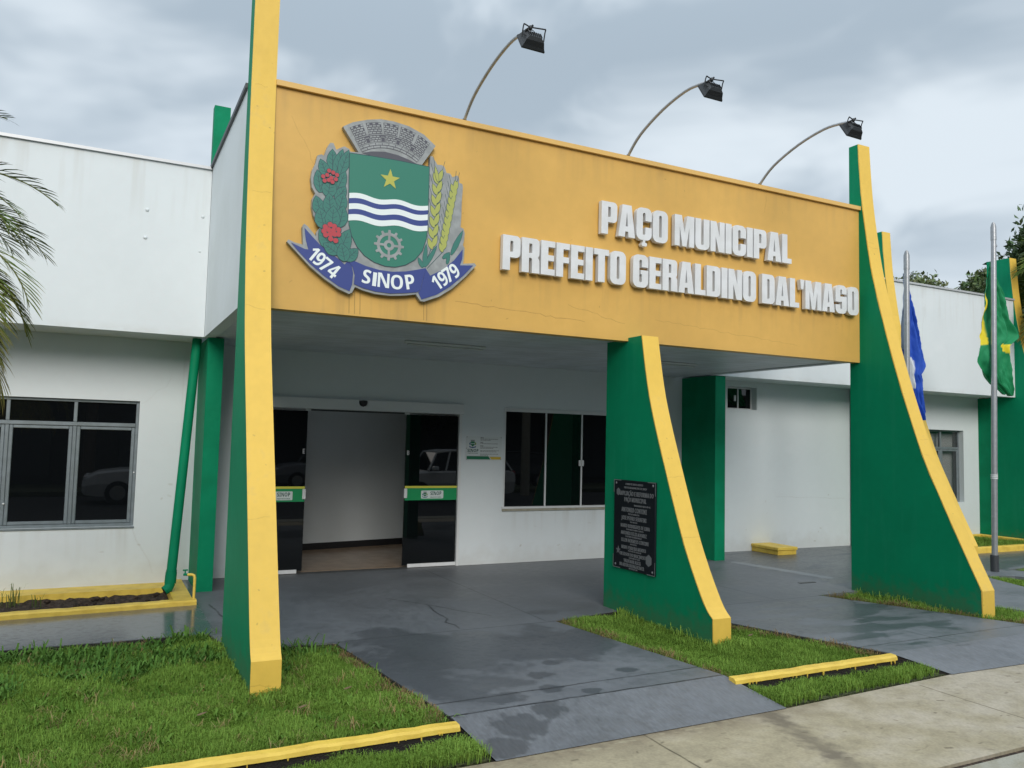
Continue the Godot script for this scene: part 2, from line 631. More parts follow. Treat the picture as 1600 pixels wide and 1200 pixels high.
func pavement_material() -> StandardMaterial3D:
	var lo := Vector2(-4.0, -3.95)
	var hi := Vector2(10.0, -2.5)
	var w := 2040
	var h := 212
	var n1 := fbm(51, 1.6)
	var n2 := fbm(52, 9.0, 4)
	var n3 := fbm(53, 40.0, 2)
	var bytes := PackedByteArray()
	bytes.resize(w * h * 3)
	for j in h:
		for i in w:
			var x := lo.x + (i + 0.5) / w * (hi.x - lo.x)
			var z := -(lo.y + (j + 0.5) / h * (hi.y - lo.y))
			var a := n1.get_noise_2d(x, z * 1.4)
			var b := n2.get_noise_2d(x, z)
			var f := n3.get_noise_2d(x, z)
			var col := Color(0.38, 0.325, 0.215).lerp(Color(0.40, 0.35, 0.27), clampf((x - 3.0) * 0.35 + a, 0, 1))
			col = col * (1.0 + a * 0.22 + b * 0.2 + f * 0.16)
			var dirt := smoothstep(0.28, 0.0, z - 2.7 + a * 0.12) * smoothstep(4.2, 3.2, x + a)
			col = col.lerp(Color(0.16, 0.12, 0.08), clampf(dirt * (0.55 + b * 0.6 + a * 0.5), 0, 0.8))
			var trail := seg_dist(Vector2(x, z), Vector2(3.25, 2.74), Vector2(3.02, 3.7))
			col = col.lerp(Color(0.14, 0.115, 0.08), clampf(smoothstep(0.16, 0.0, trail + b * 0.07) * (0.7 + a * 0.6), 0, 0.85))
			col = col.lerp(Color(0.2, 0.18, 0.12), clampf(b * 0.9 - 0.25, 0, 0.4))
			col = col.linear_to_srgb()
			var o := (j * w + i) * 3
			bytes[o] = int(clampf(col.r, 0, 1) * 255.0)
			bytes[o + 1] = int(clampf(col.g, 0, 1) * 255.0)
			bytes[o + 2] = int(clampf(col.b, 0, 1) * 255.0)
	var im := Image.create_from_data(w, h, false, Image.FORMAT_RGB8, bytes)
	var at := func(x: float, z: float) -> Vector2: return Vector2((x - lo.x) / (hi.x - lo.x) * w, (-z - lo.y) / (hi.y - lo.y) * h)
	for x in [-1.9, 0.2, 2.2, 4.9, 7.2]:
		crack(im, at.call(x, 2.7), at.call(x - 0.03, 3.86), 0.9, Color(0.3, 0.27, 0.2), 0.9, 0.5)
	for k in 90:
		var q := Vector2(rng.randf_range(0.5, 6.0), rng.randf_range(2.75, 3.8))
		stroke(im, at.call(q.x, q.y), at.call(q.x + rng.randf_range(-0.05, 0.05), q.y + rng.randf_range(-0.02, 0.02)), rng.randf_range(0.3, 1.6), Color(0.36, 0.32, 0.25), rng.randf_range(0.2, 0.7))
	for k in 14:
		var q := Vector2(rng.randf_range(1.6, 2.6), rng.randf_range(2.74, 2.84))
		stroke(im, at.call(q.x, q.y), at.call(q.x + rng.randf_range(-0.07, 0.07), q.y), rng.randf_range(0.8, 2.2), Color(0.66, 0.62, 0.52), 0.6)
	var m := plain(Color.WHITE, 0.8)
	m.albedo_texture = ImageTexture.create_from_image(im)
	m.uv1_scale = Vector3(1.0 / (hi.x - lo.x), 1.0 / (hi.y - lo.y), 1)
	m.uv1_offset = Vector3(-lo.x / (hi.x - lo.x), -lo.y / (hi.y - lo.y), 0)
	m.texture_repeat = false
	return m


func ramp(s: SurfaceTool, a: Vector3, b: Vector3, c: Vector3, d: Vector3) -> void:
	# a, b at the top edge, c, d at the foot; skirts reach down into the ground
	var n := (b - a).cross(d - a).normalized()
	if n.y < 0.0:
		n = -n
	tri(s, a, b, c, n, Vector2(a.x, -a.z), Vector2(b.x, -b.z), Vector2(c.x, -c.z))
	tri(s, a, c, d, n, Vector2(a.x, -a.z), Vector2(c.x, -c.z), Vector2(d.x, -d.z))


func skirt(s: SurfaceTool, a: Vector3, b: Vector3, out: Vector3, drop := 0.2) -> void:
	var dn := Vector3.DOWN * drop
	flat_quad(s, a, b, b + dn, a + dn, out)


func _ground() -> void:
	M.paving = paving_material()
	M.pavement = pavement_material()
	var s := st()
	sheet(s, [-150, -150, 150, -150, 150, 150, -150, 150], -0.3, 0.2)
	structure("ground", s, M.ground)
	s = st()
	sheet(s, [-60, 4.45, 60, 4.45, 60, 13.5, -60, 13.5], -0.2, 0.08)
	structure("road", s, M.asphalt)
	s = st()
	# the plaza is laid in two sheets so that every notch for a lawn stays simple
	sheet(s, [-7.0, -1.88, -0.03, -1.98, -0.03, -3.62, 0.25, -3.62, 0.25, 0.05, 0.03, -0.1, -0.06, -0.61, -7.0, -0.64], 0.0, 0.24)
	sheet(s, [0.25, -3.62, 4.0, -3.62, 4.0, -0.127, 3.9, -0.126, 3.08, 0.04, 3.36, 2.16, 1.07, 2.22, 0.886, 0.126, 0.25, 0.05], 0.0, 0.24)
	sheet(s, [4.0, -3.62, 7.2, -3.62, 7.2, -0.04, 6.76, -0.03, 7.69, 2.2, 5.19, 2.18, 4.38, -0.13, 4.0, -0.127], 0.0, 0.24)
	sheet(s, [7.2, -3.62, 18.0, -3.62, 18.0, 2.2, 14.4, 2.2, 12.8, -0.6, 11.3, -0.55, 11.6, 0.1, 12.2, 2.2, 11.8, 2.2, 10.75, -0.1, 10.3, -0.3, 9.95, 0.5, 9.95, 2.2, 8.55, 2.2, 7.76, -0.05, 7.2, -0.04], 0.0, 0.24)
	for r in [[1.07, 2.22, 3.36, 2.16, 3.46, 2.70, 1.14, 2.735], [5.19, 2.18, 7.69, 2.2, 7.95, 2.7, 5.43, 2.6], [8.55, 2.2, 9.95, 2.2, 10.2, 2.7, 8.75, 2.7], [11.8, 2.2, 12.2, 2.2, 12.3, 2.7, 11.9, 2.7], [14.4, 2.2, 18.0, 2.2, 18.0, 2.7, 14.6, 2.7]]:
		var a := Vector3(r[0], 0, r[1])
		var b := Vector3(r[2], 0, r[3])
		var c := Vector3(r[4], -0.1, r[5])
		var d := Vector3(r[6], -0.1, r[7])
		ramp(s, a, b, c, d)
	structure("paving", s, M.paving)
	s = st()
	for e in [[-7.0, -0.64, -0.06, -0.61, 0, 1], [-0.06, -0.61, 0.03, -0.1, -1, 0], [0.25, 0.05, 0.886, 0.126, 0, 1], [0.886, 0.126, 1.07, 2.22, -1, 0], [4.38, -0.13, 5.19, 2.18, -1, 0], [3.08, 0.04, 3.9, -0.126, 0, 1], [3.9, -0.126, 4.38, -0.13, 0, 1]]:
		# the raw earth-stained sides of the slab above the lawns
		var out := Vector3(e[4], 0, e[5])
		skirt(s, Vector3(e[0], -0.006, e[1]) + out * 0.004, Vector3(e[2], -0.006, e[3]) + out * 0.004, out)
	for r in [[1.07, 2.22, 1.14, 2.735, -1], [3.36, 2.16, 3.46, 2.70, 1], [5.19, 2.18, 5.43, 2.6, -1]]:
		var out := Vector3(r[4], 0, 0)
		skirt(s, Vector3(r[0], -0.006, r[1]) + out * 0.004, Vector3(r[2], -0.106, r[3]) + out * 0.004, out)
	structure("slab_side", s, M.slab_edge)
	s = st()
	for l in [LAWN_LEFT, LAWN_MID, LAWN_RIGHT, LAWN_FAR, LAWN_END]:
		sheet(s, l, -0.06, 0.15)
	sheet(s, STRIP_LEFT, -0.105, 0.1)
	sheet(s, STRIP_MID, -0.105, 0.1)
	structure("lawn_soil", s, M.earth_lawn)
	s = st()
	sheet(s, [-30, 2.9, -7, 2.76, 1.14, 2.725, 3.46, 2.69, 5.43, 2.59, 8.0, 2.69, 30, 2.69, 30, 3.84, 8, 3.845, -30, 3.9], -0.105, 0.2)
	structure("sidewalk", s, M.pavement)
	s = st()
	sheet(s, [-30, 3.96, 30, 3.87, 30, 4.45, -30, 4.45], -0.105, 0.2)
	structure("gutter", s, M.gutter)
	s = st()
	sheet(s, [-30, 3.9, 8, 3.845, 30, 3.84, 30, 3.87, -30, 3.96], -0.125, 0.15)
	structure("gutter_joint", s, M.soil)
	s = st()
	box(s, Vector3(4.15, -0.1, 4.02), Vector3(6.0, -0.101, 4.09))
	structure("worn_gutter_marking", s, plain(lin(0.62, 0.6, 0.55), 0.7))
	s = st()
	box(s, Vector3(7.2, -0.02, -0.76), Vector3(7.47, 0.004, -0.7))
	structure("drain_slot", s, M.black)


# ---------------------------------------------------------------- the building
var hall: Node3D


func wall_with_openings(s: SurfaceTool, x0: float, x1: float, y0: float, y1: float, zf: float, thick: float, holes: Array) -> void:
	var x := x0
	for h in holes:      # [left, right, bottom, top], from left to right
		if h[0] > x:
			box(s, Vector3(x, y0, zf - thick), Vector3(h[0], y1, zf))
		if h[2] > y0:
			box(s, Vector3(h[0], y0, zf - thick), Vector3(h[1], h[2], zf))
		if h[3] < y1:
			box(s, Vector3(h[0], h[3], zf - thick), Vector3(h[1], y1, zf))
		x = h[1]
	box(s, Vector3(x, y0, zf - thick), Vector3(x1, y1, zf))


func fascia_material() -> StandardMaterial3D:
	var w := 1820
	var h := 500      # 4 mm to a pixel
	var n1 := fbm(61, 0.9)
	var n2 := fbm(62, 6.0, 4)
	var n3 := fbm(63, 2.2, 4)
	var bytes := PackedByteArray()
	bytes.resize(w * h * 3)
	for j in h:
		for i in w:
			var x := 0.2 + i * 0.004
			var y := 4.84 - j * 0.004
			var a := n1.get_noise_2d(x, y)
			var b := n2.get_noise_2d(x, y)
			var drip := n3.get_noise_2d(x * 3.2, y * 0.22)
			var col := Color(0.68, 0.405, 0.098) * (1.0 + a * 0.09 + b * 0.035)
			var top := smoothstep(0.55, 0.0, 4.83 - y) * maxf(0.0, drip + 0.1)
			var below := 0.0
			if x > 0.6 and x < 1.9:
				below = smoothstep(0.0, 0.05, 3.16 - y) * maxf(0.0, drip * 1.3 + 0.05)
			elif x > 2.4 and y < 3.43:
				below = smoothstep(0.0, 0.04, 3.42 - y) * smoothstep(0.5, 0.0, 3.42 - y) * maxf(0.0, drip)
			var foot := smoothstep(0.10, 0.0, y - 2.84) * (0.35 + b)
			col = col.lerp(Color(0.36, 0.23, 0.085), clampf(top * 0.3 + below * 0.35 + foot * 0.2, 0.0, 0.4))
			col = col.lerp(Color(0.73, 0.44, 0.115), clampf(a * 0.6 + b * 0.3 - 0.15, 0.0, 0.35))
			col = col.linear_to_srgb()
			var o := (j * w + i) * 3
			bytes[o] = int(clampf(col.r, 0, 1) * 255.0)
			bytes[o + 1] = int(clampf(col.g, 0, 1) * 255.0)
			bytes[o + 2] = int(clampf(col.b, 0, 1) * 255.0)
	var im := Image.create_from_data(w, h, false, Image.FORMAT_RGB8, bytes)
	var at := func(x: float, y: float) -> Vector2: return Vector2((x - 0.2) / 0.004, (4.84 - y) / 0.004)
	var dark := Color(0.62, 0.46, 0.22)
	crack(im, at.call(1.95, 3.07), at.call(3.4, 3.0), 0.6, dark, 0.8, 2.5)
	crack(im, at.call(3.2, 3.16), at.call(3.9, 3.02), 0.6, dark, 0.6, 3.0)
	crack(im, at.call(4.3, 3.1), at.call(6.4, 2.98), 0.5, dark, 0.5, 2.5)
	crack(im, at.call(0.35, 4.55), at.call(0.62, 4.05), 0.5, dark, 0.5, 3.0)
	crack(im, at.call(5.9, 4.72), at.call(5.88, 4.52), 0.7, dark, 0.6, 2.0)
	for x in [0.92, 0.97, 1.02, 1.63, 1.66]:
		stroke(im, at.call(x, 3.06), at.call(x + 0.005, 2.86), 0.8, Color(0.5, 0.38, 0.2), 0.55)
	for k in 60:
		var q := Vector2(rng.randf_range(0.3, 7.4), rng.randf_range(2.9, 4.7))
		stroke(im, at.call(q.x, q.y), at.call(q.x + rng.randf_range(-0.02, 0.02), q.y + rng.randf_range(-0.02, 0.02)), rng.randf_range(0.3, 1.0), Color(0.6, 0.45, 0.22), rng.randf_range(0.15, 0.5))
	var m := plain(Color.WHITE, 0.52)
	m.albedo_texture = ImageTexture.create_from_image(im)
	m.uv1_scale = Vector3(1.0 / 7.28, -1.0 / 2.0, 1)
	m.uv1_offset = Vector3(-0.2 / 7.28, 4.84 / 2.0, 0)
	m.texture_repeat = false
	return m


func wall_material() -> StandardMaterial3D:
	# white paint with rain streaks below the copings and sills, splashed earth at the foot, patched plaster and hairline cracks
	var w := 2040
	var h := 416      # 12 mm to a pixel
	var n1 := fbm(65, 0.7)
	var n2 := fbm(66, 5.0, 4)
	var n3 := fbm(67, 2.0, 4)
	var bytes := PackedByteArray()
	bytes.resize(w * h * 3)
	for j in h:
		for i in w:
			var x := -9.2 + i * 0.012
			var y := 4.85 - j * 0.012
			var a := n1.get_noise_2d(x, y)
			var b := n2.get_noise_2d(x, y)
			var drip := n3.get_noise_2d(x * 3.0, y * 0.2)
			var col := Color(0.68, 0.722, 0.737) * (1.0 + a * 0.035 + b * 0.012)
			var run := 0.0
			if y > 2.85:
				run = smoothstep(0.9, 0.0, 4.78 - y) * maxf(0.0, drip) * 0.55 + smoothstep(0.12, 0.0, y - 2.85) * (0.12 + b * 0.3)
			else:
				run = smoothstep(0.34, 0.0, y + b * 0.12 + a * 0.15) * 0.28
				if y < 0.64 and x > -3.2 and x < -0.55:
					run += smoothstep(0.5, 0.0, 0.64 - y) * maxf(0.0, drip) * 0.5
				if y < 0.76 and x > 4.2 and x < 7.0:
					run += smoothstep(0.5, 0.0, 0.76 - y) * maxf(0.0, drip) * 0.5
			col = col.lerp(Color(0.47, 0.45, 0.40), clampf(run, 0.0, 0.5))
			col = col.lerp(Color(0.705, 0.742, 0.757), clampf(n1.get_noise_2d(x * 0.8 + 40.0, y * 1.3) * 3.0 - 0.9, 0.0, 0.7))
			col = col.linear_to_srgb()
			var o := (j * w + i) * 3
			bytes[o] = int(clampf(col.r, 0, 1) * 255.0)
			bytes[o + 1] = int(clampf(col.g, 0, 1) * 255.0)
			bytes[o + 2] = int(clampf(col.b, 0, 1) * 255.0)
	var im := Image.create_from_data(w, h, false, Image.FORMAT_RGB8, bytes)
	var at := func(x: float, y: float) -> Vector2: return Vector2((x + 9.2) / 0.012, (4.85 - y) / 0.012)
	var dark := Color(0.75, 0.755, 0.745)
	crack(im, at.call(-0.55, 2.1), at.call(-0.25, 2.4), 0.3, dark, 0.3, 2.0)
	crack(im, at.call(-0.6, 0.64), at.call(-0.35, 0.1), 0.3, dark, 0.6, 2.0)
	crack(im, at.call(9.5, 0.9), at.call(11.2, 0.86), 0.3, dark, 0.6, 1.0)
	crack(im, at.call(12.4, 4.4), at.call(12.3, 3.2), 0.3, dark, 0.5, 1.5)
	crack(im, at.call(-2.4, 4.5), at.call(-2.5, 3.0), 0.3, dark, 0.4, 1.5)
	stroke(im, at.call(-0.12, 2.7), at.call(-0.12, 0.1), 0.4, Color(0.8, 0.81, 0.81), 0.5)
	for k in 50:
		var q := Vector2(rng.randf_range(-3.0, 14.0), rng.randf_range(0.05, 1.2))
		stroke(im, at.call(q.x, q.y), at.call(q.x + rng.randf_range(-0.04, 0.04), q.y + rng.randf_range(-0.02, 0.02)), rng.randf_range(0.2, 0.8), Color(0.66, 0.64, 0.6), rng.randf_range(0.2, 0.6))
	var m := plain(Color.WHITE, 0.6)
	m.albedo_texture = ImageTexture.create_from_image(im)
	m.uv1_scale = Vector3(1.0 / 24.48, -1.0 / 4.992, 1)
	m.uv1_offset = Vector3(9.2 / 24.48, 4.85 / 4.992, 0)
	m.texture_repeat = false
	return m


func _building() -> void:
	M.wall = wall_material()
	hall = thing("town_hall", "long low white town hall with a mustard yellow canopy fascia and green fins", "building", Vector3(3.7, 0, -3.5))
	var s := st()
	wall_with_openings(s, -9.0, 7.6, -0.12, 4.6, ZL, 0.2, [[-3.25, -0.588, 0.656, 2.122], [0.6, 3.57, -0.12, 2.256], [4.25, 6.93, 0.776, 2.238]])
	obj("wall", s, M.wall, hall)
	s = st()
	wall_with_openings(s, 7.6, 15.12, -0.1, 4.6, ZR, 0.26, [[8.406, 9.06, 2.385, 2.77], [12.9, 14.62, 0.74, 2.18]])
	obj("wall", s, M.wall, hall)
	# outer shell at the back: end walls, rear wall and roofs
	s = st()
	box(s, Vector3(-9.2, -0.1, -13.0), Vector3(-9.0, 4.6, -3.5))
	box(s, Vector3(15.12, -0.1, -13.0), Vector3(15.32, 4.6, -3.72))
	box(s, Vector3(-9.0, -0.1, -13.0), Vector3(15.12, 4.6, -12.8))
	obj("rear_wall", s, M.white, hall)
	s = st()
	# the roof leaves a skylight open above the lobby
	box(s, Vector3(-8.98, 4.52, -12.8), Vector3(15.1, 4.58, -5.3))
	box(s, Vector3(-8.98, 4.52, -5.3), Vector3(2.1, 4.58, -3.72))
	box(s, Vector3(3.3, 4.52, -5.3), Vector3(15.1, 4.58, -3.72))
	box(s, Vector3(2.1, 4.52, -4.1), Vector3(3.3, 4.58, -3.72))
	obj("roof", s, M.flashing, hall)
	# white upper fascias of the wings with their soffits and metal cappings
	s = st()
	box(s, Vector3(-9.0, 2.85, ZW - 0.12), Vector3(0.0, 4.78, ZW))
	obj("wing_fascia", s, M.wall, hall)
	s = st()
	box(s, Vector3(W, 2.85, ZW - 0.12), Vector3(15.1, 4.78, ZW))
	obj("wing_fascia", s, M.wall, hall)
	s = st()
	box(s, Vector3(-9.0, 2.865, ZL), Vector3(0.0, 2.9, ZW - 0.12))
	obj("wing_soffit", s, M.white, hall)
	s = st()
	box(s, Vector3(W, 2.865, ZR), Vector3(15.1, 2.9, ZW - 0.12))
	obj("wing_soffit", s, M.white, hall)
	for e in [[-9.0, 0.0], [W, 15.1]]:
		s = st()
		box(s, Vector3(e[0], 4.782, ZW - 0.16), Vector3(e[1], 4.815, ZW + 0.03))
		obj("capping", s, M.flashing, hall)
	# canopy: the yellow fascia, its white left return, the right return and the capping
	s = st()
	prism(s, rect(T + 0.004, Y0, W - 0.002, Y1 - 0.045), Vector3(0, 0, -0.12), Vector3.RIGHT, Vector3.UP, 0.12)
	obj("canopy_fascia", s, fascia_material(), hall)
	s = st()
	box(s, Vector3(T + 0.004, Y1 - 0.043, -0.16), Vector3(W - 0.002, Y1 + 0.005, 0.035))
	obj("canopy_capping", s, M.cap_yellow, hall)
	s = st()
	box(s, Vector3(0.003, 2.848, ZW - 0.12), Vector3(0.12, 4.8, -0.2))
	obj("canopy_return", s, M.white, hall)
	s = st()
	box(s, Vector3(-0.02, 4.802, ZW - 0.1), Vector3(0.15, 4.845, -0.2))
	obj("return_capping", s, M.dark_flashing, hall)
	s = st()
	box(s, Vector3(W - 0.12, 2.848, ZW), Vector3(W - 0.003, 4.78, -0.125))
	obj("canopy_return", s, M.white, hall)
	s = st()
	box(s, Vector3(0.125, 4.5, ZL), Vector3(W - 0.125, 4.56, -0.13))
	obj("canopy_roof", s, M.flashing, hall)
	# ceiling boards of the canopy, each one a strip along the front
	var z := -0.125
	var k := 0
	var tones := [M.soffit, M.soffit.duplicate(), M.soffit.duplicate()]
	tones[1].albedo_color = lin(0.63, 0.67, 0.72)
	tones[2].albedo_color = lin(0.69, 0.725, 0.77)
	while z > ZL + 0.02:
		var zz := maxf(z - 0.098, ZL + 0.004)
		s = st()
		cbox(s, Vector3(0.125, 2.862, zz), Vector3(W - 0.125, 2.885, z), 0.006)
		obj("ceiling_board", s, tones[(k * 7 + k / 3) % 3], hall)
		z -= 0.103
		k += 1
	s = st()
	box(s, Vector3(0.125, 2.886, ZL + 0.002), Vector3(W - 0.125, 2.91, -0.125))
	obj("ceiling_backing", s, M.soffit, hall)
	# cable bosses left in the upper wall
	for b in [[-0.658, 4.218, 0.021], [-0.077, 4.225, 0.018], [-0.662, 3.907, 0.022], [-0.092, 3.822, 0.013]]:
		s = st()
		ball(s, Vector3(b[0], b[1], ZW), Vector3(b[2], b[2], b[2] * 0.8), 10)
		obj("wall_boss", s, M.white, hall)


# side outline of a fin as [y, z] pairs down the front edge
const FIN_PROFILE := [5.66, 0.0, 5.02, 0.043, 4.51, 0.106, 3.92, 0.205, 3.18, 0.39, 2.46, 0.602, 1.71, 0.86, 1.21, 1.085, 0.74, 1.31, 0.27, 1.545, -0.12, 1.55]
const FIN_LEFT := [5.72, 0.02, 4.83, 0.022, 4.1, 0.055, 3.34, 0.135, 2.68, 0.272, 2.24, 0.417, 1.42, 0.732, 0.85, 0.95, 0.335, 1.155, 0.205, 1.24, -0.12, 1.255]
const FIN_SHORT := [2.876, 0.25, 2.234, 0.393, 1.534, 0.654, 0.827, 0.955, 0.345, 1.231, 0.212, 1.361, -0.12, 1.37]


func fin_side_material() -> StandardMaterial3D:
	var w := 560
	var h := 610
	var n1 := fbm(75, 0.9)
	var n2 := fbm(76, 8.0, 4)
	var n3 := fbm(77, 2.4, 4)
	var bytes := PackedByteArray()
	bytes.resize(w * h * 3)
	for j in h:
		for i in w:
			var x := -1.7 + i * 0.01
			var y := 5.9 - j * 0.01
			var a := n1.get_noise_2d(x, y)
			var b := n2.get_noise_2d(x, y)
			var drip := n3.get_noise_2d(x * 3.0, y * 0.2)
			var col := Color(0.002, 0.225, 0.105) * (1.0 + a * 0.12 + b * 0.05)
			col = col.lerp(Color(0.02, 0.26, 0.14), clampf(drip * 0.5 - 0.05, 0.0, 0.2))
			col = col.lerp(Color(0.10, 0.12, 0.06), clampf(smoothstep(0.3, 0.0, y + b * 0.16 + a * 0.1) * 0.4, 0.0, 0.5))
			col = col.linear_to_srgb()
			var o := (j * w + i) * 3
			bytes[o] = int(clampf(col.r, 0, 1) * 255.0)
			bytes[o + 1] = int(clampf(col.g, 0, 1) * 255.0)
			bytes[o + 2] = int(clampf(col.b, 0, 1) * 255.0)
	var m := plain(Color.WHITE, 0.6)
	m.metallic_specular = 0.25
	m.albedo_texture = ImageTexture.create_from_image(Image.create_from_data(w, h, false, Image.FORMAT_RGB8, bytes))
	m.uv1_scale = Vector3(1.0 / 5.6, -1.0 / 6.1, 1)
	m.uv1_offset = Vector3(1.7 / 5.6, 5.9 / 6.1, 0)
	m.texture_repeat = false
	return m


func fin_edge_material() -> StandardMaterial3D:
	# five columns, one for each fin; v runs down the edge in metres
	var w := 300
	var h := 1600      # 4 mm to a pixel
	var n1 := fbm(78, 1.1)
	var n2 := fbm(79, 9.0, 4)
	var bytes := PackedByteArray()
	bytes.resize(w * h * 3)
	for j in h:
		for i in w:
			var x := i * 0.004
			var y := j * 0.004
			var a := n1.get_noise_2d(x, y)
			var b := n2.get_noise_2d(x, y)
			var col := Color(0.81, 0.53, 0.085) * (1.0 + a * 0.07 + b * 0.04)
			col = col.lerp(Color(0.60, 0.42, 0.13), clampf(b * 0.5 + a * 0.5 - 0.22, 0.0, 0.3))
			col = col.linear_to_srgb()
			var o := (j * w + i) * 3
			bytes[o] = int(clampf(col.r, 0, 1) * 255.0)
			bytes[o + 1] = int(clampf(col.g, 0, 1) * 255.0)
			bytes[o + 2] = int(clampf(col.b, 0, 1) * 255.0)
	var im := Image.create_from_data(w, h, false, Image.FORMAT_RGB8, bytes)
	for c in 5:
		for k in 5:
			var y := rng.randf_range(60, 1560)
			var x0 := c * 60 + (0.0 if rng.randf() < 0.6 else rng.randf_range(5, 25))
			crack(im, Vector2(x0, y), Vector2(c * 60 + rng.randf_range(30, 58), y + rng.randf_range(-8, 8)), 0.35, Color(0.66, 0.5, 0.2), 0.6, 2.0)
		for k in 16:
			var q := Vector2(c * 60 + rng.randf_range(3, 55), rng.randf_range(30, 1590))
			stroke(im, q, q + Vector2(rng.randf_range(-3, 3), rng.randf_range(-2, 2)), rng.randf_range(0.3, 1.3), Color(0.66, 0.54, 0.28), rng.randf_range(0.3, 0.8))
	var m := plain(Color.WHITE, 0.55)
	m.albedo_texture = ImageTexture.create_from_image(im)
	m.uv1_scale = Vector3(1.0 / 1.2, 1.0 / 6.4, 1)
	m.texture_repeat = false
	m.normal_enabled = true
	m.normal_texture = bump_tex(512, 0.02, 2.0, 25)
	m.normal_scale = 0.2
	return m


var fin_count := 0


func fin(x: float, profile: Array, back: float, shift: float, label: String) -> void:
	var pts := []
	for k in range(0, profile.size(), 2):
		pts.append(Vector2(profile[k + 1] + shift, profile[k]))
	# round the corners of the outline a little more finely
	var fine := []
	for k in pts.size() - 1:
		var n := 1 if k == pts.size() - 2 else 5
		for j in n:
			var t := float(j) / n
			if n == 1:
				fine.append(pts[k])
			else:
				var p0: Vector2 = pts[maxi(k - 1, 0)]
				var p3: Vector2 = pts[mini(k + 2, pts.size() - 2)]
				fine.append(pts[k].cubic_interpolate(pts[k + 1], p0, p3, t))
	fine.append(pts[-1])
	var body := PackedVector2Array()
	body.append(Vector2(back, -0.12))
	for k in range(fine.size() - 1, -1, -1):
		body.append(fine[k] - Vector2(0.008, 0.0))
	body.append(Vector2(back, fine[0].y))
	var s := st()
	# plane (u = -z, v = y) so that its normal points along -x... the prism runs from x to x + T
	var flip := PackedVector2Array()
	for q in body:
		flip.append(Vector2(-q.x, q.y))
	prism(s, flip, Vector3(x, 0, 0), Vector3.FORWARD, Vector3.UP, T)
	var f := obj("buttress_fin", s, M.fin_side, hall)
	f.set_meta("label", label)
	# the yellow band painted over the front edge, with its hand-cut border
	s = st()
	var wob := fbm(int(x * 10.0) + 71, 4.0, 3)
	var u0 := 0.24 * fin_count + 0.012
	fin_count += 1
	var run := 0.02
	for k in fine.size() - 1:
		var a: Vector2 = fine[k]
		var b: Vector2 = fine[k + 1]
		var d := (b - a).normalized()
		var out := Vector3(0, d.x, -d.y)
		out = out.normalized()
		var wa := wob.get_noise_1d(a.y * 3.0) * 0.006 + 0.003
		var wb := wob.get_noise_1d(b.y * 3.0) * 0.006 + 0.003
		var la := Vector3(x - 0.003, a.y, a.x)
		var lb := Vector3(x - 0.003, b.y, b.x)
		var ra := Vector3(x + T + 0.003, a.y, a.x)
		var rb := Vector3(x + T + 0.003, b.y, b.x)
		var run2 := run + a.distance_to(b)
		tri(s, la, ra, rb, out, Vector2(u0, run), Vector2(u0 + 0.206, run), Vector2(u0 + 0.206, run2))
		tri(s, la, rb, lb, out, Vector2(u0, run), Vector2(u0 + 0.206, run2), Vector2(u0, run2))
		for q in [[la, lb, lb + Vector3(0, 0, -0.009 - maxf(wb, 0.0)), la + Vector3(0, 0, -0.009 - maxf(wa, 0.0)), Vector3.LEFT, u0], [ra, rb, rb + Vector3(0, 0, -0.009 - maxf(wb, 0.0)), ra + Vector3(0, 0, -0.009 - maxf(wa, 0.0)), Vector3.RIGHT, u0 + 0.2]]:
			tri(s, q[0], q[1], q[2], q[4], Vector2(q[5], run), Vector2(q[5], run2), Vector2(q[5] + 0.01, run2))
			tri(s, q[0], q[2], q[3], q[4], Vector2(q[5], run), Vector2(q[5] + 0.01, run2), Vector2(q[5] + 0.01, run))
		run = run2
	var e := obj("yellow_edge", s, M.fin_edge, f)
	e.position = Vector3.ZERO


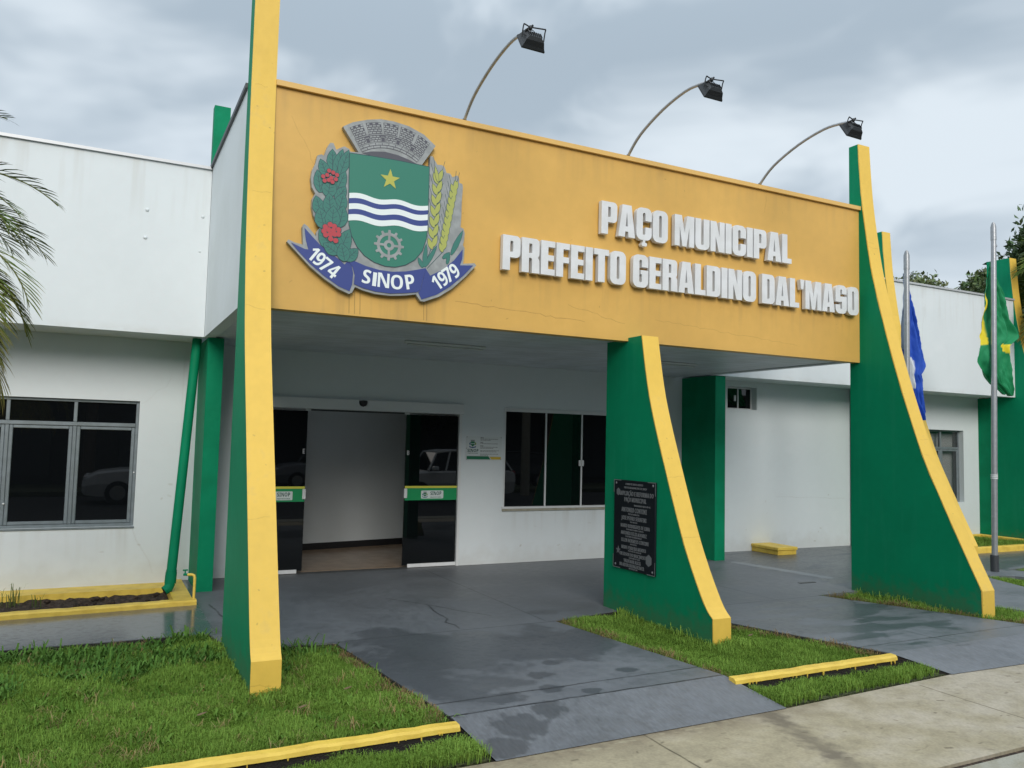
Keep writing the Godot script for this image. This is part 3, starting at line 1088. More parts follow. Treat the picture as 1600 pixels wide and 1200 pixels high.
func _fins() -> void:
	M.fin_side = fin_side_material()
	M.fin_edge = fin_edge_material()
	fin(0.0, FIN_LEFT, -0.2, 0.0, "tall green fin at the left end of the canopy")
	fin(3.947, FIN_SHORT, -0.396, 0.0, "short green fin under the canopy with a dark plaque")
	fin(W, FIN_PROFILE, -0.147, 0.0, "tall green fin at the right end of the canopy")
	fin(11.32, FIN_PROFILE, -3.4, ZW - 0.02, "green fin beyond the canopy, half hidden by the nearer fin")
	fin(15.1, FIN_PROFILE, -3.2, ZW - 0.05, "farthest green fin, at the end of the right wing")
	# rear columns at the back corners of the canopy
	var s := st()
	box(s, Vector3(0.045, -0.05, ZL - 0.01), Vector3(0.217, 2.846, ZW + 0.03))
	obj("rear_column", s, M.green, hall)
	s = st()
	box(s, Vector3(0.01, 2.9, ZW - 0.3), Vector3(0.19, 5.62, ZW - 0.165))
	obj("fin_top", s, M.green, hall)
	s = st()
	box(s, Vector3(7.49, -0.05, ZL + 0.001), Vector3(7.69, 2.846, -2.69))
	obj("rear_column", s, M.green, hall)
	s = st()
	box(s, Vector3(15.102, -0.05, ZR - 0.02), Vector3(15.298, 2.846, -3.198))
	obj("fin_root", s, M.green, hall)
	# leaning rain pipe
	s = st()
	var top := Vector3(-0.045, 2.85, -2.93)
	var foot := Vector3(-0.217, 0.1, -2.72)
	tube(s, [top, foot], 0.052, 14)
	tube(s, [foot + (top - foot) * 0.045, foot + (top - foot) * 0.0], 0.06, 14)
	tube(s, [foot + (top - foot) * 0.047, foot + (top - foot) * 0.052], 0.057, 14)
	tube(s, [foot, foot + Vector3(-0.02, -0.05, 0.02), foot + Vector3(-0.06, -0.075, 0.03)], [0.055, 0.053, 0.05], 14)
	var pipe := obj("rain_pipe", s, M.green, hall)
	s = st()
	tube(s, [foot + Vector3(-0.055, -0.073, 0.029), foot + Vector3(-0.0625, -0.076, 0.0305)], 0.043, 14)
	obj("pipe_mouth", s, M.black, pipe)


# ---------------------------------------------------------------- windows and doors
func frame_rect(s: SurfaceTool, x0: float, y0: float, x1: float, y1: float, wide: float, z0: float, z1: float, c := 0.004) -> void:
	cbox(s, Vector3(x0, y0, z0), Vector3(x0 + wide, y1, z1), c)
	cbox(s, Vector3(x1 - wide, y0, z0), Vector3(x1, y1, z1), c)
	cbox(s, Vector3(x0 + wide, y0, z0), Vector3(x1 - wide, y0 + wide, z1), c)
	cbox(s, Vector3(x0 + wide, y1 - wide, z0), Vector3(x1 - wide, y1, z1), c)


func pane(x0: float, y0: float, x1: float, y1: float, z: float, m: Material, parent: Node3D) -> void:
	var s := st()
	box(s, Vector3(x0, y0, z - 0.006), Vector3(x1, y1, z))
	obj("pane", s, m, parent)


func casement_window(x0: float, x1: float, y0: float, y1: float, n: int, transom: float, zf: float, m: Material) -> MeshInstance3D:
	var s := st()
	var b := zf - 0.10
	var f := zf - 0.045
	frame_rect(s, x0 + 0.001, y0 + 0.001, x1 - 0.001, y1 - 0.001, 0.032, b, f)
	cbox(s, Vector3(x0 + 0.034, transom - 0.022, b + 0.002), Vector3(x1 - 0.034, transom + 0.022, f + 0.006), 0.004)
	var step := (x1 - x0) / n
	for k in range(1, n):
		var x := x0 + step * k
		cbox(s, Vector3(x - 0.019, transom + 0.023, b + 0.002), Vector3(x + 0.019, y1 - 0.034, f - 0.002), 0.004)
		cbox(s, Vector3(x - 0.019, y0 + 0.034, b + 0.002), Vector3(x + 0.019, transom - 0.023, f - 0.002), 0.004)
	var w := obj("window", s, M.alu, hall)
	for k in n:
		var xa := x0 + step * k + (0.033 if k == 0 else 0.0195)
		var xb := x0 + step * (k + 1) - (0.033 if k == n - 1 else 0.0195)
		s = st()
		frame_rect(s, xa + 0.001, y0 + 0.035, xb - 0.001, transom - 0.024, 0.038, b + 0.012, f - 0.006, 0.006)
		obj("sash", s, M.alu, w)
		pane(xa + 0.03, y0 + 0.06, xb - 0.03, transom - 0.055, b + 0.03, m, w)
		pane(xa - 0.005, transom + 0.018, xb + 0.005, y1 - 0.026, b + 0.03, m, w)
	return w


func _windows_and_doors() -> void:
	var w := casement_window(-3.25, -0.588, 0.656, 2.122, 4, 1.836, ZL, M.glass)
	var s := st()
	cbox(s, Vector3(-3.26, 0.632, ZL - 0.1), Vector3(-0.58, 0.655, ZL + 0.012), 0.004)
	obj("sill", s, M.alu, w)
	s = st()
	ball(s, Vector3(-1.905, 0.93, ZL - 0.045), Vector3(0.012, 0.012, 0.012), 8)
	obj("latch", s, M.white_metal, w)
	s = st()
	ball(s, Vector3(-0.612, 1.28, ZL - 0.04), Vector3(0.01, 0.01, 0.01), 8)
	obj("latch", s, M.white_metal, w)
	# sliding glass window left of the short fin
	s = st()
	var zf := ZL - 0.03
	box(s, Vector3(4.25, 2.185, zf - 0.05), Vector3(6.93, 2.236, ZL + 0.018))
	box(s, Vector3(4.23, 0.778, zf - 0.05), Vector3(6.95, 0.806, ZL + 0.03))
	box(s, Vector3(4.251, 0.807, zf - 0.05), Vector3(4.268, 2.184, ZL + 0.01))
	box(s, Vector3(6.912, 0.807, zf - 0.05), Vector3(6.929, 2.184, ZL + 0.01))
	for x in [4.958, 5.588, 6.22]:
		box(s, Vector3(x - 0.012, 0.807, zf - 0.02), Vector3(x + 0.012, 2.184, zf + 0.012))
	w = obj("sliding_window", s, M.white_metal, hall)
	var xs := [4.268, 4.946, 4.97, 5.576, 5.6, 6.208, 6.232, 6.912]
	for k in 4:
		pane(xs[k * 2] - 0.002, 0.8, xs[k * 2 + 1] + 0.002, 2.19, zf - (0.004 if k % 3 == 0 else 0.0), M.glass, w)
	s = st()
	for x in [5.552, 5.604]:
		cbox(s, Vector3(x - 0.019, 1.4, zf + 0.0125), Vector3(x + 0.019, 1.49, zf + 0.026), 0.004)
	obj("lock", s, M.white_metal, w)
	s = st()
	box(s, Vector3(4.235, 0.742, ZL - 0.001), Vector3(6.945, 0.777, ZL + 0.022))
	obj("sill", s, M.gutter, w)
	# small high window on the right wing
	s = st()
	zf = ZR - 0.12
	frame_rect(s, 8.43, 2.387, 9.058, 2.768, 0.024, zf - 0.03, zf)
	box(s, Vector3(8.735, 2.411, zf - 0.03), Vector3(8.755, 2.744, zf + 0.004))
	w = obj("small_window", s, M.white_metal, hall)
	pane(8.45, 2.405, 8.737, 2.75, zf - 0.012, M.glass, w)
	pane(8.753, 2.405, 9.04, 2.75, zf - 0.014, M.glass, w)
	s = st()
	box(s, Vector3(8.66, 2.53, zf - 0.01), Vector3(8.695, 2.63, zf + 0.008))
	obj("latch", s, M.white_metal, w)
	# the window of the right wing, with vertical blinds behind clear glass
	w = casement_window(12.9, 14.62, 0.74, 2.18, 3, 1.82, ZR - 0.05, M.clear_glass)
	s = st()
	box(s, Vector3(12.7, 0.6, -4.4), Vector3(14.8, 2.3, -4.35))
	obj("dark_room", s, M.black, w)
	var x := 12.95
	while x < 14.58:
		s = st()
		var c := Vector3(x, 0, ZR - 0.25)
		var d := Vector3(0.045, 0, 0.022)
		flat_quad(s, c - d + Vector3.UP * 0.8, c + d + Vector3.UP * 0.8, c + d + Vector3.UP * 2.12, c - d + Vector3.UP * 2.12, Vector3.BACK)
		var sl := obj("blind_slat", s, M.letter, w)
		sl.cast_shadow = GeometryInstance3D.SHADOW_CASTING_SETTING_ON
		x += 0.1
	# automatic sliding door
	s = st()
	cbox(s, Vector3(0.58, 2.112, ZL - 0.06), Vector3(3.565, 2.254, ZL + 0.1), 0.006)
	box(s, Vector3(3.535, 0.0, ZL - 0.1), Vector3(3.57, 2.111, ZL + 0.012))
	box(s, Vector3(0.59, 0.0, ZL - 0.1), Vector3(0.625, 2.111, ZL + 0.012))
	var door := obj("sliding_door", s, M.white_metal, hall)
	s = st()
	ball(s, Vector3(2.1, 2.222, ZL + 0.1), Vector3(0.058, 0.062, 0.05), 14, -1.0, 0.35)
	obj("motion_sensor", s, M.black, door)
	s = st()
	box(s, Vector3(1.37, 2.09, ZL - 0.055), Vector3(2.8, 2.111, ZL - 0.02))
	obj("door_track", s, M.dark_flashing, door)
	for k in 2:
		var x0 := 0.626 if k == 0 else 2.76
		var x1 := 1.405 if k == 0 else 3.534
		var inner := x1 if k == 0 else x0
		var sg := -1.0 if k == 0 else 1.0
		s = st()
		box(s, Vector3(x0, 0.045, ZL - 0.042), Vector3(x1, 2.085, ZL - 0.03))
		var leaf := obj("door_leaf", s, M.glass, door)
		s = st()
		cbox(s, Vector3(minf(inner, inner + sg * 0.075), 0.03, ZL - 0.055), Vector3(maxf(inner, inner + sg * 0.075), 2.08, ZL - 0.043), 0.003)
		obj("stile", s, M.black, leaf)
		s = st()
		box(s, Vector3(minf(inner + sg * 0.07, x1 if k else x0), 0.006, ZL - 0.028), Vector3(maxf(inner + sg * 0.07, x1 if k else x0), 0.052, ZL - 0.012))
		obj("bottom_rail", s, M.letter, leaf)
		s = st()
		box(s, Vector3(inner + sg * 0.0 - 0.035, 2.086, ZL - 0.05), Vector3(inner + 0.035, 2.115, ZL - 0.01))
		obj("hanger", s, M.white_metal, leaf)
		s = st()
		box(s, Vector3(x0 + 0.004, 0.913, ZL - 0.0295), Vector3(x1 - 0.001, 1.078, ZL - 0.0275))
		obj("green_band", s, plain(lin(0.012, 0.29, 0.10), 0.35), leaf)
		s = st()
		box(s, Vector3(x0 + 0.004, 1.079, ZL - 0.0295), Vector3(x1 - 0.001, 1.108, ZL - 0.0275))
		obj("yellow_band", s, plain(lin(0.66, 0.62, 0.08), 0.35), leaf)
		s = st()
		cbox(s, Vector3(inner + sg * 0.012 - 0.022, 0.945, ZL - 0.027), Vector3(inner + sg * 0.012 + 0.022, 1.075, ZL - 0.008), 0.004)
		obj("handle", s, M.letter, leaf)
		# sticker with the small arms and the town's name
		var cx := (x0 + x1) * 0.5 + (0.02 if k else 0.07)
		s = st()
		prism(s, round_rect(cx - 0.165, 0.934, cx + 0.165, 1.045, 0.012), Vector3(0, 0, ZL - 0.0274), Vector3.RIGHT, Vector3.UP, 0.001)
		obj("sticker", s, plain(lin(0.66, 0.72, 0.70), 0.4), leaf)
		tiny_arms(Vector3(cx - 0.108, 0.99, ZL - 0.0262), 0.04, leaf)
		text("SINOP", Vector3(cx + 0.052, 1.005, ZL - 0.0262), 0.05, 0.0008, plain(lin(0.01, 0.09, 0.07), 0.5), leaf, 0.0, 0.78)
		text("PREFEITURA", Vector3(cx + 0.052, 0.952, ZL - 0.0262), 0.013, 0.0008, plain(lin(0.05, 0.12, 0.1), 0.5), leaf, 0.0, 1.6)
		text("E" if k == 0 else "B", Vector3(inner + sg * 0.035, 1.56, ZL - 0.028), 0.06, 0.001, plain(lin(0.5, 0.5, 0.52), 0.5), leaf, 0.0, 0.75)


func tiny_arms(c: Vector3, r: float, parent: Node3D) -> void:
	var s := st()
	prism(s, poly([-0.55 * r, 0.6 * r, -0.55 * r, -0.3 * r, 0.0, -0.75 * r, 0.55 * r, -0.3 * r, 0.55 * r, 0.6 * r]), c, Vector3.RIGHT, Vector3.UP, 0.0008)
	obj("small_shield", s, plain(lin(0.02, 0.17, 0.07), 0.5), parent)
	s = st()
	prism(s, poly([-0.5 * r, 0.65 * r, -0.62 * r, 1.0 * r, 0.62 * r, 1.0 * r, 0.5 * r, 0.65 * r]), c, Vector3.RIGHT, Vector3.UP, 0.0008)
	obj("small_crown", s, plain(lin(0.25, 0.28, 0.28), 0.5), parent)
	for sg in [-1.0, 1.0]:
		s = st()
		prism(s, poly([sg * 0.62 * r, 0.5 * r, sg * 1.0 * r, 0.1 * r, sg * 0.85 * r, -0.4 * r, sg * 0.62 * r, -0.25 * r]), c, Vector3.RIGHT, Vector3.UP, 0.0008)
		obj("small_branch", s, plain(lin(0.02, 0.11, 0.22) if sg < 0 else lin(0.2, 0.3, 0.05), 0.5), parent)
	s = st()
	prism(s, poly([-1.0 * r, -0.55 * r, -0.4 * r, -0.82 * r, 0.4 * r, -0.82 * r, 1.0 * r, -0.55 * r, 0.9 * r, -0.95 * r, 0.0, -1.12 * r, -0.9 * r, -0.95 * r]), c, Vector3.RIGHT, Vector3.UP, 0.0008)
	obj("small_ribbon", s, plain(lin(0.015, 0.07, 0.2), 0.5), parent)
	s = st()
	prism(s, rect(-0.55 * r, -0.05 * r, 0.55 * r, 0.12 * r), c + Vector3(0, 0, 0.001), Vector3.RIGHT, Vector3.UP, 0.0006)
	obj("small_river", s, plain(lin(0.5, 0.6, 0.62), 0.5), parent)


func text(words: String, at: Vector3, cap: float, depth: float, m: Material, parent: Node3D, angle := 0.0, stretch := 1.0, bold := true, called := "lettering", basis := Basis.IDENTITY) -> MeshInstance3D:
	var f := SystemFont.new()
	f.font_names = PackedStringArray(["Droid Sans"])
	f.font_weight = 700 if bold else 400
	var t := TextMesh.new()
	t.text = words
	t.font = f
	t.font_size = 48
	t.pixel_size = cap / (48.0 * 0.714)
	t.depth = depth
	t.curve_step = 1.0
	t.material = m
	var o := MeshInstance3D.new()
	o.name = numbered(parent, called)
	o.mesh = t
	parent.add_child(o)
	o.transform = Transform3D(basis * Basis(Vector3.BACK, angle).scaled_local(Vector3(stretch, 1, 1)), at + basis * Vector3(0, 0, depth * 0.5))
	if offset_of.has(parent):
		o.position -= offset_of[parent]
	return o


func _lobby() -> void:
	var s := st()
	box(s, Vector3(-1.2, -0.05, -6.2), Vector3(7.3, 0.004, -3.621))
	obj("lobby_floor", s, M.floor_tile, hall)
	s = st()
	# the white wall seen through the open door stands at a slight angle
	prism(s, poly([1.2, 5.5, 4.6, 6.12, 4.6, 6.3, 1.2, 6.3]), Vector3(0, 0, 0), Vector3.RIGHT, Vector3.FORWARD, 2.9)
	box(s, Vector3(4.6, 0, -6.3), Vector3(7.3, 2.9, -6.15))
	box(s, Vector3(-1.2, 0, -6.3), Vector3(1.2, 2.9, -6.15))
	box(s, Vector3(7.3, 0, -6.3), Vector3(7.45, 2.9, -3.7))
	box(s, Vector3(-1.35, 0, -6.3), Vector3(-1.2, 2.9, -3.7))
	obj("lobby_wall", s, M.white, hall)
	s = st()
	box(s, Vector3(-1.3, 2.7, -6.2), Vector3(2.1, 2.75, -3.7))
	box(s, Vector3(3.3, 2.7, -6.2), Vector3(7.4, 2.75, -3.7))
	box(s, Vector3(2.1, 2.7, -6.2), Vector3(3.3, 2.75, -5.3))
	box(s, Vector3(2.1, 2.7, -4.1), Vector3(3.3, 2.75, -3.7))
	box(s, Vector3(2.05, 2.751, -5.35), Vector3(3.35, 4.51, -5.3))
	box(s, Vector3(2.05, 2.751, -4.1), Vector3(3.35, 4.51, -4.05))
	box(s, Vector3(2.05, 2.751, -5.3), Vector3(2.1, 4.51, -4.1))
	box(s, Vector3(3.3, 2.751, -5.3), Vector3(3.35, 4.51, -4.1))
	obj("lobby_ceiling", s, M.white, hall)
	s = st()
	prism(s, poly([1.2, 5.488, 4.6, 6.108, 4.6, 6.118, 1.2, 5.498]), Vector3(0, 0.004, 0), Vector3.RIGHT, Vector3.FORWARD, 0.1)
	obj("skirting", s, M.skirting, hall)


# ---------------------------------------------------------------- the coat of arms on the fascia
func leaf_shape(a: Vector2, b: Vector2, wide: float, grow := 0.0) -> PackedVector2Array:
	var d := (b - a).normalized()
	var n := d.orthogonal()
	var l := a.distance_to(b)
	var p := PackedVector2Array()
	var t := [[0.0, 0.25], [0.15, 0.72], [0.4, 1.0], [0.65, 0.82], [0.85, 0.42], [1.0, 0.0]]
	for k in t:
		p.append(a - d * grow + d * (l + 2.2 * grow) * k[0] + n * (wide * 0.5 * k[1] + grow * (1.0 if k[0] < 1.0 else 0.0)))
	for j in range(t.size() - 2, -1, -1):
		p.append(a - d * grow + d * (l + 2.2 * grow) * t[j][0] - n * (wide * 0.5 * t[j][1] + grow))
	return p


func line_shape(a: Vector2, b: Vector2, wide: float) -> PackedVector2Array:
	var n := (b - a).normalized().orthogonal() * wide * 0.5
	return PackedVector2Array([a + n, a - n, b - n, b + n])


func plate(called: String, p: PackedVector2Array, z: float, thick: float, m: Material, parent: Node3D) -> MeshInstance3D:
	var s := st()
	prism(s, p, Vector3(0, 0, z), Vector3.RIGHT, Vector3.UP, thick)
	return obj(called, s, m, parent)


func _crest() -> void:
	var c := thing("coat_of_arms", "large painted coat of arms with crown, green shield and blue ribbon on the yellow fascia", "coat of arms", Vector3(1.24, 3.04, 0.0))
	var grey := textured(lin(0.34, 0.36, 0.36), 0.45, noise_tex(256, 0.02, Color(0.9, 0.9, 0.9), Color.WHITE, 81), 1.5)
	var green := plain(lin(0.038, 0.205, 0.145), 0.4)
	var navy := plain(lin(0.045, 0.068, 0.25), 0.4)
	var pale := plain(lin(0.80, 0.86, 0.85), 0.42)
	var leaf := plain(lin(0.045, 0.19, 0.155), 0.45)
	var line := plain(lin(0.028, 0.075, 0.085), 0.5)
	var wheat := plain(lin(0.40, 0.43, 0.11), 0.5)
	var gold := plain(lin(0.47, 0.46, 0.09), 0.45)
	var red := plain(lin(0.47, 0.055, 0.07), 0.5)
	var slate := plain(lin(0.085, 0.085, 0.105), 0.5)
	plate("backing_board", poly(CREST.board), 0.012, 0.048, grey, c)
	plate("lens_under_crown", poly(CREST.lens), 0.06, 0.003, slate, c)
	var sh := plate("shield", poly(CREST.shield), 0.06, 0.005, green, c)
	# rim line of the shield
	var sp := poly(CREST.shield)
	var s := st()
	for k in sp.size():
		prism(s, line_shape(sp[k], sp[(k + 1) % sp.size()], 0.006), Vector3(0, 0, 0.0602), Vector3.RIGHT, Vector3.UP, 0.0051 + 0.00004 * k)
	obj("shield_rim", s, line, sh)
	# wavy river bands
	var wv: Array = CREST.waves
	for k in 5:
		var top := PackedVector2Array()
		var bot := PackedVector2Array()
		for j in 41:
			var u := j / 40.0
			var x: float = lerpf(wv[12], wv[13], u)
			var dy := 0.013 * sin(TAU * u / 0.49)
			top.append(Vector2(x, lerpf(wv[k * 2], wv[k * 2 + 1], u) + dy))
			bot.append(Vector2(x, lerpf(wv[k * 2 + 2], wv[k * 2 + 3], u) + dy))
		bot.reverse()
		top.append_array(bot)
		plate("river_band", top, 0.0652, 0.002, pale if k % 2 == 0 else navy, sh)
	# star
	var star := PackedVector2Array()
	for k in 10:
		star.append(Vector2(CREST.star[0], CREST.star[1]) + Vector2.from_angle(PI / 2 + TAU * k / 10.0) * (CREST.star[2] * (1.0 if k % 2 == 0 else 0.4)))
	plate("star", star, 0.0652, 0.003, gold, sh)
	# cog wheel
	var gc := Vector2(CREST.gear[0], CREST.gear[1])
	var gr: float = CREST.gear[2]
	s = st()
	for k in 12:
		var a := TAU * k / 12.0
		var d := Vector2.from_angle(a)
		var n := d.orthogonal()
		prism(s, PackedVector2Array([gc + d * gr * 0.8 + n * gr * 0.1, gc + d * gr + n * gr * 0.07, gc + d * gr - n * gr * 0.07, gc + d * gr * 0.8 - n * gr * 0.1]), Vector3(0, 0, 0.0653), Vector3.RIGHT, Vector3.UP, 0.0027)
		var b := TAU * (k + 1) / 12.0
		for j in 2:
			var a0 := lerpf(a, b, j * 0.5)
			var a1 := lerpf(a, b, j * 0.5 + 0.5)
			prism(s, PackedVector2Array([gc + Vector2.from_angle(a0) * gr * 0.82, gc + Vector2.from_angle(a1) * gr * 0.82, gc + Vector2.from_angle(a1) * gr * 0.63, gc + Vector2.from_angle(a0) * gr * 0.63]), Vector3(0, 0, 0.0653), Vector3.RIGHT, Vector3.UP, 0.003)
			prism(s, PackedVector2Array([gc + Vector2.from_angle(a0) * gr * 0.35, gc + Vector2.from_angle(a1) * gr * 0.35, gc + Vector2.from_angle(a1) * gr * 0.15, gc + Vector2.from_angle(a0) * gr * 0.15]), Vector3(0, 0, 0.0653), Vector3.RIGHT, Vector3.UP, 0.003)
	for k in 4:
		var d := Vector2.from_angle(TAU * k / 4.0)
		prism(s, line_shape(gc + d * gr * 0.34, gc + d * gr * 0.64, gr * 0.15), Vector3(0, 0, 0.0653), Vector3.RIGHT, Vector3.UP, 0.0029)
	obj("cog_wheel", s, grey, sh)
	# ribbon in three folds
	plate("ribbon_end", poly(CREST.ribbon_left), 0.0601, 0.004, navy, c)
	plate("ribbon_end", poly(CREST.ribbon_right), 0.0601, 0.0042, navy, c)
	var rc := plate("ribbon", poly(CREST.ribbon_centre), 0.0601, 0.007, navy, c)
	for t in CREST.text:
		var z := 0.0675 if t[0] in ["S", "I", "N", "O", "P"] else 0.0645
		var st_x := 1.0 if t[0] in ["S", "I", "N", "O", "P"] else 0.86
		if t[0] == "I":
			var bar := plate("letter", rect(-0.018, -t[4] * 0.5, 0.018, t[4] * 0.5), 0.0, 0.002, pale, c)
			bar.transform = Transform3D(Basis(Vector3.BACK, t[3]), Vector3(t[1], t[2], z - 0.001) - offset_of[c])
			continue
		var o := text(t[0], Vector3.ZERO, t[4], 0.002, pale, c, 0.0, 1.0, true, "letter")
		o.transform = Transform3D(Basis(Vector3.BACK, t[3]).scaled_local(Vector3(st_x, 1, 1)), Vector3(t[1], t[2], z) - offset_of[c])
	# coffee branch on the left
	var lv: Array = CREST.leaves
	var lines := st()
	var vein := st()
	for k in range(0, lv.size(), 5):
		var a := Vector2(lv[k], lv[k + 1])
		var b := Vector2(lv[k + 2], lv[k + 3])
		var z := 0.0602 + 0.0004 * (k / 5)
		prism(lines, leaf_shape(a, b, lv[k + 4], 0.004), Vector3(0, 0, z), Vector3.RIGHT, Vector3.UP, 0.0016)
		plate("coffee_leaf", leaf_shape(a, b, lv[k + 4]), z, 0.0019, leaf, c)
		prism(vein, line_shape(a.lerp(b, 0.05), a.lerp(b, 0.85), 0.0045), Vector3(0, 0, z + 0.0019), Vector3.RIGHT, Vector3.UP, 0.0003)
		var n: Vector2 = (b - a).orthogonal().normalized() * float(lv[k + 4]) * 0.33
		for j in 3:
			for sg in [-1.0, 1.0]:
				var q := a.lerp(b, 0.25 + 0.2 * j)
				prism(vein, line_shape(q, q + n * sg * (1.0 - 0.15 * j) + (b - a) * 0.13, 0.003), Vector3(0, 0, z + 0.00185 + 0.00002 * sg), Vector3.RIGHT, Vector3.UP, 0.0003)
	obj("leaf_outline", lines, line, c)
	obj("leaf_veins", vein, line, c)
	var be: Array = CREST.berries
	var ring := st()
	for k in range(0, be.size(), 3):
		var p := Vector2(be[k], be[k + 1])
		prism(ring, disc(p, be[k + 2] * 1.18, 14), Vector3(0, 0, 0.0702), Vector3.RIGHT, Vector3.UP, 0.001 + 0.00002 * (k / 3))
		plate("coffee_berry", disc(p, be[k + 2] * 0.95, 14), 0.0703, 0.0022 + 0.00003 * (k / 3), red, c)
	obj("berry_outline", ring, line, c)
	# ears of rice on the right
	lines = st()
	var gn: Array = CREST.grains
	for k in range(0, gn.size(), 5):
		var a := Vector2(gn[k], gn[k + 1])
		var b := Vector2(gn[k + 2], gn[k + 3])
		var z := 0.0603 + 0.0002 * (k / 5 % 6)
		prism(lines, leaf_shape(a, b, gn[k + 4], 0.0035), Vector3(0, 0, z), Vector3.RIGHT, Vector3.UP, 0.001 + 0.00001 * (k / 5))
		plate("grain", leaf_shape(a, b, gn[k + 4]), z, 0.0018 + 0.00001 * (k / 5), wheat, c)
		var d := (b - a).normalized()
		prism(lines, line_shape(b, b + d * 0.07 + Vector2(0, 0.02), 0.0035), Vector3(0, 0, 0.0601), Vector3.RIGHT, Vector3.UP, 0.0009 + 0.00001 * (k / 5))
	var sm: Array = CREST.stems
	for k in range(0, sm.size(), 4):
		prism(lines, line_shape(Vector2(sm[k], sm[k + 1]), Vector2(sm[k + 2], sm[k + 3]), 0.006), Vector3(0, 0, 0.0601), Vector3.RIGHT, Vector3.UP, 0.0006 + 0.00003 * k)
	var bl: Array = CREST.blades
	for k in range(0, bl.size(), 5):
		var a := Vector2(bl[k], bl[k + 1])
		var b := Vector2(bl[k + 2], bl[k + 3])
		prism(lines, leaf_shape(a, b, bl[k + 4], 0.003), Vector3(0, 0, 0.0603 + 0.0002 * (k / 5)), Vector3.RIGHT, Vector3.UP, 0.001)
		plate("rice_leaf", leaf_shape(a, b, bl[k + 4]), 0.0604 + 0.0002 * (k / 5), 0.0016, leaf, c)
	obj("grain_outline", lines, line, c)
	# mural crown: dark joints with raised stones, five battlements, four little doors
	var cc := Vector2(1.235, 3.924)
	var pol := func(r: float, a: float) -> Vector2: return cc + Vector2(sin(a), cos(a)) * r
	var arc := func(r0: float, r1: float, a0: float, a1: float) -> PackedVector2Array:
		var p := PackedVector2Array()
		var n := maxi(1, int(absf(a1 - a0) / 0.05))
		for j in n + 1:
			p.append(pol.call(r1, lerpf(a0, a1, float(j) / n)))
		for j in n + 1:
			p.append(pol.call(r0, lerpf(a1, a0, float(j) / n)))
		return p
	var lim := 0.585
	s = st()
	prism(s, arc.call(0.475, 0.607, -lim, lim), Vector3(0, 0, 0.0602), Vector3.RIGHT, Vector3.UP, 0.0012)
	var gaps := []
	for k in 5:
		var mid := lerpf(-0.478, 0.478, k / 4.0)
		var half := 0.103 if k > 0 and k < 4 else 0.092
		gaps.append([maxf(mid - half, -lim), minf(mid + half, lim)])
		prism(s, arc.call(0.606, 0.712, gaps[k][0], gaps[k][1]), Vector3(0, 0, 0.0602), Vector3.RIGHT, Vector3.UP, 0.0011)
	var crown := obj("crown", s, slate, c)
	s = st()
	var row := func(r0: float, r1: float, a0: float, a1: float, len: float, shift: float) -> void:
		var a := a0 - shift * len / r0
		while a < a1:
			var lo := maxf(a + 0.006, a0 + 0.004)
			var hi := minf(a + len / r0 - 0.006, a1 - 0.004)
			if hi - lo > 0.012:
				prism(s, arc.call(r0 + 0.0035, r1 - 0.0035, lo, hi), Vector3(0, 0, 0.0612), Vector3.RIGHT, Vector3.UP, 0.0014)
			a += len / r0
	row.call(0.477, 0.502, -lim, lim, 0.062, 0.0)
	row.call(0.502, 0.527, -lim, lim, 0.062, 0.5)
	prism(s, arc.call(0.527, 0.533, -lim, lim), Vector3(0, 0, 0.0612), Vector3.RIGHT, Vector3.UP, 0.0013)
	for k in 3:
		var e := -lim
		for dr in [-0.39, -0.13, 0.13, 0.39, 9.0]:
			var stop := minf(dr - 0.042, lim)
			row.call(0.534 + 0.0195 * k, 0.5535 + 0.0195 * k, e, stop, 0.032, 0.5 * (k % 2))
			e = dr + 0.042
	for dr in [-0.39, -0.13, 0.13, 0.39]:
		for sg in [-1.0, 1.0]:
			prism(s, arc.call(0.536, 0.572, dr + sg * 0.035 - 0.005, dr + sg * 0.035 + 0.005), Vector3(0, 0, 0.0612), Vector3.RIGHT, Vector3.UP, 0.0015)
		prism(s, arc.call(0.574, 0.581, dr - 0.03, dr + 0.03), Vector3(0, 0, 0.0612), Vector3.RIGHT, Vector3.UP, 0.0015)
	row.call(0.593, 0.607, -lim, lim, 0.2, 0.3)
	for k in 5:
		for j in 5:
			if j < 4:
				row.call(0.608 + 0.0205 * j, 0.6285 + 0.0205 * j, gaps[k][0], gaps[k][1], 0.036, 0.5 * (j % 2))
			else:
				var g0: float = gaps[k][0]
				var g1: float = gaps[k][1]
				for q in [0.02, 0.4, 0.78]:
					row.call(0.69, 0.711, lerpf(g0, g1, q), lerpf(g0, g1, q + 0.22), 0.05, 0.0)
	obj("crown_stones", s, grey, crown).set_meta("kind", "stuff")


# ---------------------------------------------------------------- raised letters
func cut(pieces: Array, hole: PackedVector2Array) -> Array:
	# takes a hole out of the pieces, splitting them through the hole so that each stays simple
	var lo := Vector2.INF
	var hi := -Vector2.INF
	for p in hole:
		lo = lo.min(p)
		hi = hi.max(p)
	var x := (lo.x + hi.x) * 0.5
	var out := []
	for p in pieces:
		for half in [rect(-9, -9, x, 9), rect(x, -9, 9, 9)]:
			for q in Geometry2D.intersect_polygons(p, half):
				for r in Geometry2D.clip_polygons(q, hole):
					if not Geometry2D.is_polygon_clockwise(r):
						out.append(r)
	return out


func join(list: Array) -> PackedVector2Array:
	var p: PackedVector2Array = list[0]
	for k in range(1, list.size()):
		p = Geometry2D.merge_polygons(p, list[k])[0]
	return p


